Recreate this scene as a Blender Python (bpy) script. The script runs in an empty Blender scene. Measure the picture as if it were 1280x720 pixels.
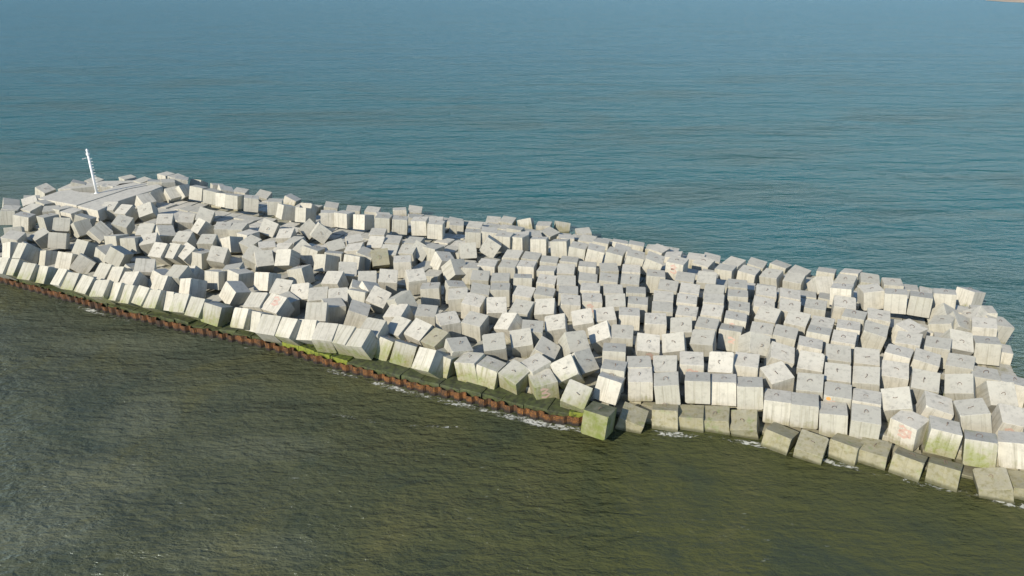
import bpy, bmesh, math, random
from mathutils import Vector, Matrix, Quaternion, noise

random.seed(7)
sc = bpy.context.scene
col = sc.collection

# ------------------------------------------------------------------ camera
W_PX, H_PX, F_PX, HORIZON, CAM_H = 1280.0, 720.0, 900.0, -18.0, 32.0
PITCH = math.atan((H_PX / 2 - HORIZON) / F_PX)
cam_data = bpy.data.cameras.new("camera")
cam = bpy.data.objects.new("camera", cam_data)
col.objects.link(cam)
cam_data.sensor_width = 36.0
cam_data.lens = 36.0 * F_PX / W_PX
cam_data.clip_start = 0.5
cam_data.clip_end = 60000
cam.location = (0, 0, CAM_H)
cam.rotation_euler = (math.pi / 2 - PITCH, 0, 0)
sc.camera = cam

SP, CP = math.sin(PITCH), math.cos(PITCH)


def at(x, y, z):
    """world point at height z seen at photo pixel (x, y); used to survey the site"""
    a, b = (x - 640) / F_PX, -(y - 360) / F_PX
    d = Vector((a, b * SP + CP, b * CP - SP))
    t = (z - CAM_H) / d.z
    return Vector((0, 0, CAM_H)) + d * t


def to_px(p):
    q = Vector(p) - Vector((0, 0, CAM_H))
    zz = q.y * CP - q.z * SP
    yy = q.y * SP + q.z * CP
    return 640 + F_PX * q.x / zz, 360 - F_PX * yy / zz


# ------------------------------------------------------------------ helpers
def tag(o, label=None, cat=None, group=None, kind=None):
    if label: o["label"] = label
    if cat: o["category"] = cat
    if group: o["group"] = group
    if kind: o["kind"] = kind
    return o


def empty(name, loc):
    o = bpy.data.objects.new(name, None)
    o.empty_display_size = 0.3
    o.location = loc
    col.objects.link(o)
    return o


def mesh_obj(name, bm, mat, parent=None, smooth=False):
    me = bpy.data.meshes.new(name)
    bm.to_mesh(me)
    bm.free()
    if mat: me.materials.append(mat)
    if smooth:
        for p in me.polygons: p.use_smooth = True
    o = bpy.data.objects.new(name, me)
    col.objects.link(o)
    if parent: o.parent = parent
    return o


def tube(bm, pts, r0, r1=None, n=8, caps=True):
    r1 = r0 if r1 is None else r1
    rings = []
    m = len(pts)
    for i, p in enumerate(pts):
        p = Vector(p)
        d = Vector(pts[min(i + 1, m - 1)]) - Vector(pts[max(i - 1, 0)])
        d.normalize()
        ref = Vector((0, 0, 1)) if abs(d.z) < 0.95 else Vector((1, 0, 0))
        u = d.cross(ref).normalized()
        v = d.cross(u)
        r = r0 + (r1 - r0) * i / max(1, m - 1)
        rings.append([bm.verts.new(p + (u * math.cos(2 * math.pi * k / n) + v * math.sin(2 * math.pi * k / n)) * r)
                      for k in range(n)])
    for a, b in zip(rings[:-1], rings[1:]):
        for k in range(n):
            bm.faces.new((a[k], a[(k + 1) % n], b[(k + 1) % n], b[k]))
    if caps:
        bm.faces.new(rings[0][::-1])
        bm.faces.new(rings[-1])


def box(bm, c, s, rz=0.0):
    m = Matrix.Translation(c) @ Matrix.Rotation(rz, 4, 'Z') @ Matrix.Diagonal((*s, 1))
    return bmesh.ops.create_cube(bm, size=1, matrix=m)['verts']


class NT:
    def __init__(s, mat):
        mat.use_nodes = True
        s.nt = mat.node_tree
        s.nt.nodes.clear()

    def n(s, t, **kw):
        nd = s.nt.nodes.new(t)
        ins = kw.pop('ins', {})
        for k, v in kw.items(): setattr(nd, k, v)
        for k, v in ins.items():
            if hasattr(v, 'links'): s.nt.links.new(v, nd.inputs[k])
            else: nd.inputs[k].default_value = v
        return nd

    def math(s, op, a, b=0.0, c=0.0, clamp=False):
        nd = s.n('ShaderNodeMath', operation=op, use_clamp=clamp)
        for i, v in enumerate((a, b, c)):
            if hasattr(v, 'links'): s.nt.links.new(v, nd.inputs[i])
            else: nd.inputs[i].default_value = v
        return nd.outputs[0]

    def mix(s, f, a, b, mode='MIX'):
        nd = s.n('ShaderNodeMix', data_type='RGBA', blend_type=mode)
        for i, v in ((0, f), (6, a), (7, b)):
            if hasattr(v, 'links'): s.nt.links.new(v, nd.inputs[i])
            else: nd.inputs[i].default_value = v if i == 0 else (*v, 1) if len(v) == 3 else v
        return nd.outputs[2]

    def noise(s, vec, scale, detail=4, rough=0.55, dist=0.0):
        nd = s.n('ShaderNodeTexNoise', ins={'Scale': scale, 'Detail': detail, 'Roughness': rough, 'Distortion': dist})
        if vec is not None: s.nt.links.new(vec, nd.inputs['Vector'])
        return nd.outputs[0]

    def ramp(s, v, lo, hi, a=0.0, b=1.0):
        nd = s.n('ShaderNodeMapRange', interpolation_type='SMOOTHSTEP',
                 ins={'From Min': lo, 'From Max': hi, 'To Min': a, 'To Max': b})
        s.nt.links.new(v, nd.inputs[0])
        return nd.outputs[0]

    def mapping(s, vec, scale=(1, 1, 1), rot=(0, 0, 0), loc=(0, 0, 0)):
        nd = s.n('ShaderNodeMapping', ins={'Scale': scale, 'Rotation': rot, 'Location': loc})
        s.nt.links.new(vec, nd.inputs[0])
        return nd.outputs[0]


# ------------------------------------------------------------------ materials
def concrete(name, weed=False):
    """cast concrete: cream grey, formwork seams and rain streaks on the sides, algae near the water"""
    m = bpy.data.materials.new(name)
    t = NT(m)
    uv = t.n('ShaderNodeUVMap', uv_map='UVMap').outputs[0]
    geo = t.n('ShaderNodeNewGeometry')
    pos = geo.outputs['Position']
    oi = t.n('ShaderNodeObjectInfo')
    rnd = t.math('FRACT', t.math('ADD', oi.outputs['Random'], geo.outputs['Random Per Island']))
    sep = t.n('ShaderNodeSeparateXYZ'); t.nt.links.new(uv, sep.inputs[0])
    U, V = sep.outputs[0], sep.outputs[1]
    face = t.math('FLOOR', U)
    u = t.math('SUBTRACT', U, face)
    top = t.math('LESS_THAN', face, 0.5)
    side = t.math('SUBTRACT', 1.0, top)
    cmb = t.n('ShaderNodeCombineXYZ')
    t.nt.links.new(t.math('MULTIPLY_ADD', face, 3.7, u), cmb.inputs[0])
    t.nt.links.new(V, cmb.inputs[1])
    t.nt.links.new(t.math('MULTIPLY', rnd, 37.0), cmb.inputs[2])
    isl = t.n('ShaderNodeAttribute', attribute_type='OBJECT', attribute_name='slab').outputs[2]
    vm = t.n('ShaderNodeMix', data_type='VECTOR')
    t.nt.links.new(isl, vm.inputs[0]); t.nt.links.new(cmb.outputs[0], vm.inputs[4])
    t.nt.links.new(t.mapping(pos, (0.45, 0.45, 0.45)), vm.inputs[5])
    vec = vm.outputs[1]
    blotch = t.noise(vec, 2.1, 5, 0.62)
    fine = t.noise(vec, 17, 5, 0.6)
    grime = t.noise(vec, 5.5, 6, 0.7)
    streak = t.noise(t.mapping(vec, (9, 0.6, 1)), 1.0, 3, 0.55)
    # base colour
    c = t.mix(t.ramp(rnd, 0, 1), (0.385, 0.382, 0.322), (0.50, 0.485, 0.41))
    r2 = t.math('FRACT', t.math('MULTIPLY', rnd, 17.31))
    c = t.mix(t.math('MULTIPLY', t.ramp(r2, 0.62, 0.95), 0.45), c, (0.27, 0.275, 0.235))
    c = t.mix(t.math('MULTIPLY', t.ramp(blotch, 0.42, 0.7), 0.30), c, (0.25, 0.245, 0.21))
    c = t.mix(t.math('MULTIPLY', t.math('MULTIPLY', t.ramp(grime, 0.49, 0.70), 0.55), t.math('MULTIPLY_ADD', top, 0.45, 0.55)), c, (0.165, 0.165, 0.142))
    c = t.mix(t.math('MULTIPLY', t.ramp(fine, 0.35, 0.75), 0.2), c, (0.47, 0.445, 0.385))
    c = t.mix(t.math('MULTIPLY', top, 0.12), c, (0.33, 0.345, 0.34))  # tops greyer: cool sky light put into the colour
    # rain streaks
    c = t.mix(t.math('MULTIPLY', t.math('MULTIPLY', t.ramp(streak, 0.5, 0.66), side), 0.34), c, (0.225, 0.215, 0.16))
    # seams of the shuttering boards
    def seam(at_, w):
        d = t.math('ABSOLUTE', t.math('SUBTRACT', u, at_))
        return t.math('LESS_THAN', d, w)
    pick = t.math('GREATER_THAN', t.math('FRACT', t.math('MULTIPLY', rnd, 5.17)), 0.45)
    s1 = t.math('MULTIPLY', seam(0.5, 0.010), pick)
    s2 = t.math('MULTIPLY', t.math('MAXIMUM', seam(0.34, 0.008), seam(0.67, 0.008)), t.math('SUBTRACT', 1.0, pick))
    sm = t.math('MULTIPLY', t.math('MAXIMUM', s1, s2), side)
    c = t.mix(t.math('MULTIPLY', sm, 0.34), c, (0.15, 0.14, 0.11))
    # algae: grows up from the tide line
    sz = t.n('ShaderNodeSeparateXYZ'); t.nt.links.new(pos, sz.inputs[0])
    Z = sz.outputs[2]
    wn = t.noise(pos, 0.9, 5, 0.65)
    lvl = t.math('ADD', Z, t.math('MULTIPLY_ADD', wn, -2.2, 1.1))
    lvl = t.math('ADD', lvl, t.math('MULTIPLY_ADD', streak, -1.2, 0.6))
    att = t.n('ShaderNodeAttribute', attribute_type='OBJECT', attribute_name='algae').outputs[2]
    base = t.ramp(lvl, 0.55, 1.35, 0.8, 0.0)
    more = t.math('MULTIPLY', t.ramp(lvl, 1.3, 3.0, 0.97, 0.0), t.math('MINIMUM', att, 1.0))
    full = t.math('MULTIPLY', t.ramp(att, 1.5, 2.0), 0.75)
    alg = t.math('MAXIMUM', t.math('MAXIMUM', base, more), full)
    gcol = t.mix(t.ramp(blotch, 0.35, 0.7), (0.155, 0.145, 0.072), (0.245, 0.225, 0.12))
    gcol = t.mix(t.ramp(wn, 0.55, 0.7), gcol, (0.13, 0.165, 0.035))
    alg = t.math('MULTIPLY', alg, t.ramp(grime, 0.3, 0.62, 1.0, 0.62))
    gcol = t.mix(t.math('MULTIPLY', t.math('LESS_THAN', att, 1.4), t.math('GREATER_THAN', att, 0.5)), gcol, t.mix(t.ramp(wn, 0.45, 0.6), (0.19, 0.18, 0.075), (0.16, 0.185, 0.035)))
    c = t.mix(alg, c, gcol)
    br = t.math('MULTIPLY', t.ramp(att, 2.5, 3.0), side)
    c = t.mix(t.math('MULTIPLY', t.math('MULTIPLY', t.ramp(att, 2.5, 3.0), top), t.ramp(wn, 0.4, 0.6, 0.55, 0.9)), c, (0.075, 0.085, 0.04))
    c = t.mix(t.math('MULTIPLY', br, t.ramp(wn, 0.35, 0.6, 0.35, 0.85)), c, (0.125, 0.155, 0.03))
    wet = t.ramp(t.math('ADD', Z, t.math('MULTIPLY', wn, 0.25)), 0.2, 0.5, 0.75, 0.0)
    c = t.mix(wet, c, (0.05, 0.052, 0.025))
    if weed:
        wn2 = t.noise(pos, 2.3, 6, 0.7)
        c = t.mix(0.93, c, t.mix(t.ramp(wn2, 0.35, 0.62), (0.016, 0.022, 0.012), (0.055, 0.073, 0.022)))
        c = t.mix(t.math('MULTIPLY', t.math('MULTIPLY', t.ramp(att, 2.5, 3.0), side), t.ramp(wn2, 0.3, 0.55)), c, (0.17, 0.20, 0.03))
        c = t.mix(t.math('MULTIPLY', t.math('MULTIPLY', t.ramp(att, 2.5, 3.0), top), t.ramp(wn2, 0.4, 0.6, 0.0, 0.6)), c, (0.10, 0.14, 0.02))
    bh = t.math('ADD', t.math('MULTIPLY', fine, 0.5), t.math('MULTIPLY', grime, 0.6))
    bh = t.math('ADD', bh, t.math('MULTIPLY', sm, -1.0))
    bump = t.n('ShaderNodeBump', ins={'Strength': 0.5, 'Distance': 0.03, 'Height': bh})
    b = t.n('ShaderNodeBsdfPrincipled', ins={'Base Color': c, 'Roughness': 0.9 if not weed else 0.6, 'Normal': bump.outputs[0]})
    b.inputs['Specular IOR Level'].default_value = 0.25
    out = t.n('ShaderNodeOutputMaterial')
    t.nt.links.new(b.outputs[0], out.inputs[0])
    return m


def simple(name, c, rough=0.6, metal=0.0, c2=None, scale=8.0, bump=0.0):
    m = bpy.data.materials.new(name)
    t = NT(m)
    tc = t.n('ShaderNodeTexCoord').outputs['Object']
    nz = t.noise(tc, scale, 5, 0.6)
    cc = t.mix(t.ramp(nz, 0.35, 0.65), c, c2 or tuple(v * 0.75 for v in c))
    b = t.n('ShaderNodeBsdfPrincipled', ins={'Base Color': cc, 'Roughness': rough, 'Metallic': metal})
    if bump:
        bn = t.n('ShaderNodeBump', ins={'Strength': bump, 'Distance': 0.03, 'Height': nz})
        t.nt.links.new(bn.outputs[0], b.inputs['Normal'])
    out = t.n('ShaderNodeOutputMaterial')
    t.nt.links.new(b.outputs[0], out.inputs[0])
    return m


M_CON = concrete("cast_concrete")
M_WEED = concrete("weed_covered_concrete", weed=True)
M_STEEL = simple("rusty_rebar", (0.15, 0.12, 0.10), 0.8, 0.1, (0.19, 0.12, 0.08), 20)
M_WHITE = simple("white_paint", (0.78, 0.79, 0.78), 0.4, 0.0, (0.66, 0.67, 0.66), 5)
M_GREY = simple("galvanised_steel", (0.42, 0.43, 0.44), 0.45, 0.6)
M_PINK = simple("faded_red_spray_paint", (0.47, 0.30, 0.245), 0.85, 0.0, (0.43, 0.36, 0.30), 7)
M_ORANGE = simple("orange_spray_paint", (0.75, 0.26, 0.06), 0.7, 0.0, (0.70, 0.33, 0.12), 12)
M_SAND = simple("beach_sand", (0.42, 0.33, 0.22), 0.9, 0.0, (0.33, 0.26, 0.18), 0.05)


def rust_mat():
    m = bpy.data.materials.new("rusty_sheet_piling")
    t = NT(m)
    geo = t.n('ShaderNodeNewGeometry')
    pos = geo.outputs['Position']
    n1 = t.noise(t.mapping(pos, (1, 1, 0.35)), 3.2, 6, 0.7)
    n2 = t.noise(pos, 11, 5, 0.7)
    c = t.mix(t.ramp(n1, 0.32, 0.68), (0.020, 0.010, 0.005), (0.135, 0.052, 0.012))
    sxx = t.n('ShaderNodeSeparateXYZ'); t.nt.links.new(pos, sxx.inputs[0])
    c = t.mix(t.math('MULTIPLY', t.ramp(n2, 0.5, 0.68), t.ramp(sxx.outputs[0], -45, -5, 0.25, 0.85)), c, (0.36, 0.165, 0.024))
    n3 = t.noise(pos, 0.8, 4, 0.6)
    c = t.mix(t.ramp(n2, 0.25, 0.42, 0.6, 0.0), c, (0.03, 0.012, 0.006))
    c = t.mix(t.ramp(n3, 0.5, 0.66, 0.0, 0.75), c, (0.028, 0.018, 0.011))
    sz = t.n('ShaderNodeSeparateXYZ'); t.nt.links.new(pos, sz.inputs[0])
    wet = t.ramp(t.math('ADD', sz.outputs[2], t.math('MULTIPLY', n1, 0.2)), 0.22, 0.5, 1.0, 0.0)
    c = t.mix(wet, c, (0.014, 0.010, 0.007))
    bump = t.n('ShaderNodeBump', ins={'Strength': 0.8, 'Distance': 0.04, 'Height': n2})
    b = t.n('ShaderNodeBsdfPrincipled', ins={'Base Color': c, 'Roughness': 0.8, 'Normal': bump.outputs[0]})
    out = t.n('ShaderNodeOutputMaterial')
    t.nt.links.new(b.outputs[0], out.inputs[0])
    return m


M_RUST = rust_mat()

# surveyed line of the seaward foot (waterline in front of the breakwater)
FRONT_PX = [(-60,338), (0,354), (60,371), (105,383), (140,394), (230,416), (320,434), (375,449), (435,467), (480,479), (535,494), (595,507), (640,518), (680,528), (755,538), (880,546), (935,552), (1000,566), (1060,581), (1120,592), (1200,612), (1280,630), (1400,655)]
FRONT = [at(x, y, 0) for x, y in FRONT_PX]
AX = Vector((0.918, -0.396, 0))       # along the breakwater
NX = Vector((0.396, 0.918, 0))        # across it, away from the camera


def front_t(p):
    best, sg = 1e9, 1
    p = Vector((p[0], p[1], 0))
    for a, b in zip(FRONT[:-1], FRONT[1:]):
        ab = b - a
        k = max(0, min(1, (p - a).dot(ab) / ab.length_squared))
        q = a + ab * k
        d = (p - q).length
        if d < best:
            best = d
            sg = 1 if ab.x * (p - a).y - ab.y * (p - a).x > 0 else -1
    return best * sg


# ------------------------------------------------------------------ water
def water_mat():
    m = bpy.data.materials.new("sea_water")
    t = NT(m)
    pos = t.n('ShaderNodeNewGeometry').outputs['Position']
    sx = t.n('ShaderNodeSeparateXYZ'); t.nt.links.new(pos, sx.inputs[0])
    X, Y = sx.outputs[0], sx.outputs[1]
    # distance across the breakwater line
    T = t.math('ADD', t.math('MULTIPLY', X, 0.396), t.math('MULTIPLY_ADD', Y, 0.918, -45.4))
    big = t.noise(pos, 0.11, 4, 0.6, 0.8)
    big2 = t.noise(t.mapping(pos, (0.5, 1.3, 1), (0, 0, 0.25)), 0.011, 4, 0.5, 0.4)
    mid = t.noise(t.mapping(pos, (0.45, 1.0, 1), (0, 0, 0.3)), 0.035, 4, 0.6, 0.5)
    Tn = t.math('ADD', T, t.math('MULTIPLY_ADD', big2, 50.0, -25.0))
    back = t.ramp(Tn, 5, 60)
    green = WATER['front_right']
    grey = WATER['front_left']
    fr = t.mix(t.ramp(X, -34, 12), grey, green)
    fr = t.mix(t.math('MULTIPLY', t.ramp(big, 0.50, 0.72), 0.75), fr, WATER['silt'])
    fr = t.mix(t.math('MULTIPLY', t.ramp(big, 0.30, 0.50, 1.0, 0.0), 0.5), fr, WATER['deep'])
    # plumes of pale stirred silt in the near left corner
    for (cx, cy, rx, ry, k) in WATER['plumes']:
        dx = t.math('MULTIPLY', t.math('SUBTRACT', X, cx), 1 / rx)
        dy = t.math('MULTIPLY', t.math('SUBTRACT', Y, cy), 1 / ry)
        d = t.math('ADD', t.math('ADD', t.math('MULTIPLY', dx, dx), t.math('MULTIPLY', dy, dy)), t.math('MULTIPLY_ADD', big, 1.6, -0.8))
        fr = t.mix(t.ramp(d, 0.0, 1.0, k, 0.0), fr, WATER['plume'])
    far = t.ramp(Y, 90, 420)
    bk = t.mix(far, WATER['back'], WATER['far'])  # bluer with distance: sky reflection put into the body colour
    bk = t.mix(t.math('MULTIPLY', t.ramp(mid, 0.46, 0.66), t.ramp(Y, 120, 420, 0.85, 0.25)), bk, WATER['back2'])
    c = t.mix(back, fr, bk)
    # foam flecks and ripple glints, painted into the water colour
    fl = t.noise(t.mapping(pos, (0.55, 1.7, 1), (0, 0, 0.15)), 1.3, 5, 0.72)
    zone = t.noise(pos, 0.09, 3, 0.5)
    fleck = t.math('MULTIPLY', t.ramp(fl, 0.64, 0.72), t.ramp(zone, 0.47, 0.6))
    c = t.mix(t.math('MULTIPLY', fleck, 0.5), c, (0.42, 0.45, 0.40))
    # waves: wind ripples in two crossing directions, chop, long swell
    w1 = t.noise(t.mapping(pos, (0.5, 1.0, 1), (0, 0, 0.25)), 2.6, 4, 0.6, 0.3)
    w2 = t.noise(t.mapping(pos, (0.5, 1.0, 1), (0, 0, -0.35)), 1.1, 4, 0.6, 0.4)
    w4 = t.noise(t.mapping(pos, (0.40, 1.0, 1), (0, 0, 0.42)), 0.42, 3, 0.55, 0.4)
    w3 = t.noise(t.mapping(pos, (0.35, 1.0, 1), (0, 0, 0.12)), 0.07, 3, 0.5, 0.3)
    h = t.math('ADD', t.math('MULTIPLY', w1, WATER['w1']), t.math('MULTIPLY', w2, WATER['w2']))
    near = t.ramp(Y, 62, 130, 0.42, 1.25)
    h = t.math('ADD', h, t.math('MULTIPLY', t.math('MULTIPLY', w4, WATER['w4']), near))
    w5 = t.noise(t.mapping(pos, (0.30, 1.0, 1), (0, 0, -0.12)), 0.19, 3, 0.6, 0.5)
    h = t.math('ADD', h, t.math('MULTIPLY', w3, WATER['w3']))
    h = t.math('ADD', h, t.math('MULTIPLY', t.math('MULTIPLY', w5, WATER['w5']), near))
    bump = t.n('ShaderNodeBump', ins={'Strength': 1.0, 'Distance': 1.0, 'Height': h})
    # turbid body under a wind-roughened surface: a rough sea never mirrors more than part of the low sky
    fr_ = t.n('ShaderNodeFresnel', ins={'IOR': 1.333, 'Normal': bump.outputs[0]}).outputs[0]
    fac = t.math('MINIMUM', t.math('MULTIPLY', fr_, 0.66), 0.31)
    df = t.n('ShaderNodeBsdfDiffuse', ins={'Color': c, 'Normal': bump.outputs[0]})
    gl = t.n('ShaderNodeBsdfGlossy', ins={'Color': (0.78, 0.93, 1.0, 1), 'Roughness': 0.14, 'Normal': bump.outputs[0]})
    b = t.n('ShaderNodeMixShader', ins={0: fac})
    t.nt.links.new(df.outputs[0], b.inputs[1]); t.nt.links.new(gl.outputs[0], b.inputs[2])
    out = t.n('ShaderNodeOutputMaterial')
    t.nt.links.new(b.outputs[0], out.inputs[0])
    return m


WATER = dict(front_right=(0.060, 0.066, 0.024), front_left=(0.066, 0.074, 0.044), deep=(0.026, 0.040, 0.030), silt=(0.088, 0.088, 0.036),
             plume=(0.135, 0.145, 0.095), back=(0.006, 0.074, 0.083), back2=(0.020, 0.052, 0.046), far=(0.014, 0.084, 0.118),
             plumes=[], w1=0.22, w2=0.38, w4=0.55, w3=2.0, w5=1.3)
for (px, py, rx, ry, k) in [(120, 600, 5.5, 3.6, 0.38), (40, 660, 5.5, 3.0, 0.4), (300, 690, 6.5, 2.4, 0.25), (180, 520, 4.0, 4.5, 0.3), (330, 560, 7.0, 2.2, 0.25), (150, 430, 9, 2.8, 0.22)]:
    p = at(px, py, 0)
    WATER['plumes'].append((p.x, p.y, rx, ry, k))

bm = bmesh.new()
vs = [bm.verts.new(v) for v in ((-30000, -2000, 0), (30000, -2000, 0), (30000, 45000, 0), (-30000, 45000, 0))]
bm.faces.new(vs)
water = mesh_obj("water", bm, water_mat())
tag(water, kind="structure")

bm = bmesh.new()
p = [at(1232, 0.4, 0), at(1256, 2.2, 0), at(1300, 4.0, 0), at(1400, 5.5, 0), at(1500, -8, 0), at(1232, -8, 0)]
lo = [bm.verts.new((q.x, q.y, -0.5)) for q in p]
hi = [bm.verts.new((q.x, q.y, 0.6)) for q in p]
bm.faces.new(hi)
for i in range(len(p)):
    bm.faces.new((lo[i], lo[(i + 1) % 6], hi[(i + 1) % 6], hi[i]))
bmesh.ops.recalc_face_normals(bm, faces=bm.faces)
beach = mesh_obj("beach", bm, M_SAND)
tag(beach, kind="structure")


# ------------------------------------------------------------------ concrete cubes
def block_bm(seed, chips=True):
    rr = random.Random(seed)
    bm = bmesh.new()
    bmesh.ops.create_cube(bm, size=1.975)
    for v in bm.verts:
        v.co += Vector([rr.uniform(-0.02, 0.02) for _ in range(3)])
    if chips:
        cs = [v for v in bm.verts if rr.random() < 0.42]
        if cs:
            bmesh.ops.bevel(bm, geom=cs, offset=rr.uniform(0.07, 0.19), segments=1, affect='VERTICES')
    bmesh.ops.bevel(bm, geom=[e for e in bm.edges if e.calc_length() > 1.2], offset=0.03, segments=2, affect='EDGES', profile=0.6)
    put_uv(bm)
    return bm


def put_uv(bm):
    uv = bm.loops.layers.uv.new("UVMap")
    for f in bm.faces:
        n = f.normal if f.normal.length > 0.5 else f.calc_center_median().normalized()
        ax = max(range(3), key=lambda i: abs(n[i]))
        if ax == 2:
            k = 0 if n.z > 0 else 1
        else:
            k = 2 + ax * 2 + (1 if n[ax] > 0 else 0)
        for l in f.loops:
            c = l.vert.co
            if ax == 2: a, b = c.x, c.y
            elif ax == 0: a, b = c.y, c.z
            else: a, b = c.x, c.z
            l[uv].uv = (k + min(0.995, max(0.005, (a + 1) / 2)), (b + 1) / 2)


PROTO = []
for i in range(7):
    b_ = block_bm(100 + i)
    me = bpy.data.meshes.new("concrete_block")
    b_.to_mesh(me); b_.free()
    me.materials.append(M_CON)
    PROTO.append(me)

# lifting loop of bent rebar, cast into the top
LOOPS = []
for i, (w, h, lean) in enumerate([(0.17, 0.24, 0.03), (0.15, 0.20, 0.10), (0.19, 0.18, -0.08)]):
    b_ = bmesh.new()
    pts = [(-w, 0, -0.03)]
    for k in range(9):
        a = math.pi - math.pi * k / 8
        pts.append((w * math.cos(a), lean * math.sin(a), h * 0.45 + h * 0.55 * math.sin(a)))
    pts.append((w, 0, -0.03))
    tube(b_, pts, 0.022, n=6)
    me = bpy.data.meshes.new("lifting_loop")
    b_.to_mesh(me); b_.free()
    me.materials.append(M_STEEL)
    for p_ in me.polygons: p_.use_smooth = True
    LOOPS.append(me)


def scribble(seed, mat, blob=False):
    """a faded sprayed mark, 3 mm thick, lying on a cube's side"""
    rr = random.Random(seed)
    bm = bmesh.new()
    if blob:
        n = 14
        ring = [(0.17 * (1 + rr.uniform(-.12, .12)) * math.cos(2 * math.pi * k / n), 0.15 * math.sin(2 * math.pi * k / n)) for k in range(n)]
        lo_ = [bm.verts.new((x, 0, z)) for x, z in ring]; hi_ = [bm.verts.new((x, -0.004, z)) for x, z in ring]
        bm.faces.new(hi_)
        for k in range(n): bm.faces.new((lo_[k], lo_[(k + 1) % n], hi_[(k + 1) % n], hi_[k]))
    else:
        strokes = [[(-.35, .28), (-.1, .36), (.12, .22), (-.12, .05), (-.3, -.02)], [(-.3, -.02), (.05, -.05), (.22, -.22), (.0, -.36), (-.3, -.3)],
                   [(.28, .3), (.33, 0.02), (.3, -.3)]]
        for st in strokes[:rr.choice((2, 3))]:
            st = [(x + rr.uniform(-.04, .04), z + rr.uniform(-.04, .04)) for x, z in st]
            w = rr.uniform(0.07, 0.11)
            L, R = [], []
            for i, (x, z) in enumerate(st):
                x0, z0 = st[max(0, i - 1)]; x1, z1 = st[min(len(st) - 1, i + 1)]
                d = Vector((x1 - x0, z1 - z0)).normalized()
                L.append(bm.verts.new((x - d.y * w, -0.004, z + d.x * w)))
                R.append(bm.verts.new((x + d.y * w, -0.004, z - d.x * w)))
            for i in range(len(st) - 1):
                bm.faces.new((L[i], L[i + 1], R[i + 1], R[i]))
        ext = bmesh.ops.extrude_face_region(bm, geom=list(bm.faces))
        bmesh.ops.translate(bm, verts=[v for v in ext['geom'] if isinstance(v, bmesh.types.BMVert)], vec=(0, 0.003, 0))
    bmesh.ops.recalc_face_normals(bm, faces=bm.faces)
    me = bpy.data.meshes.new("paint_mark")
    bm.to_mesh(me); bm.free()
    me.materials.append(mat)
    return me


PINKS = [scribble(i, M_PINK) for i in range(4)]
BLOB = scribble(9, M_ORANGE, True)

SUN_E, SKY_E, EXPO = 4.0, 0.118, 0.66
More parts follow.
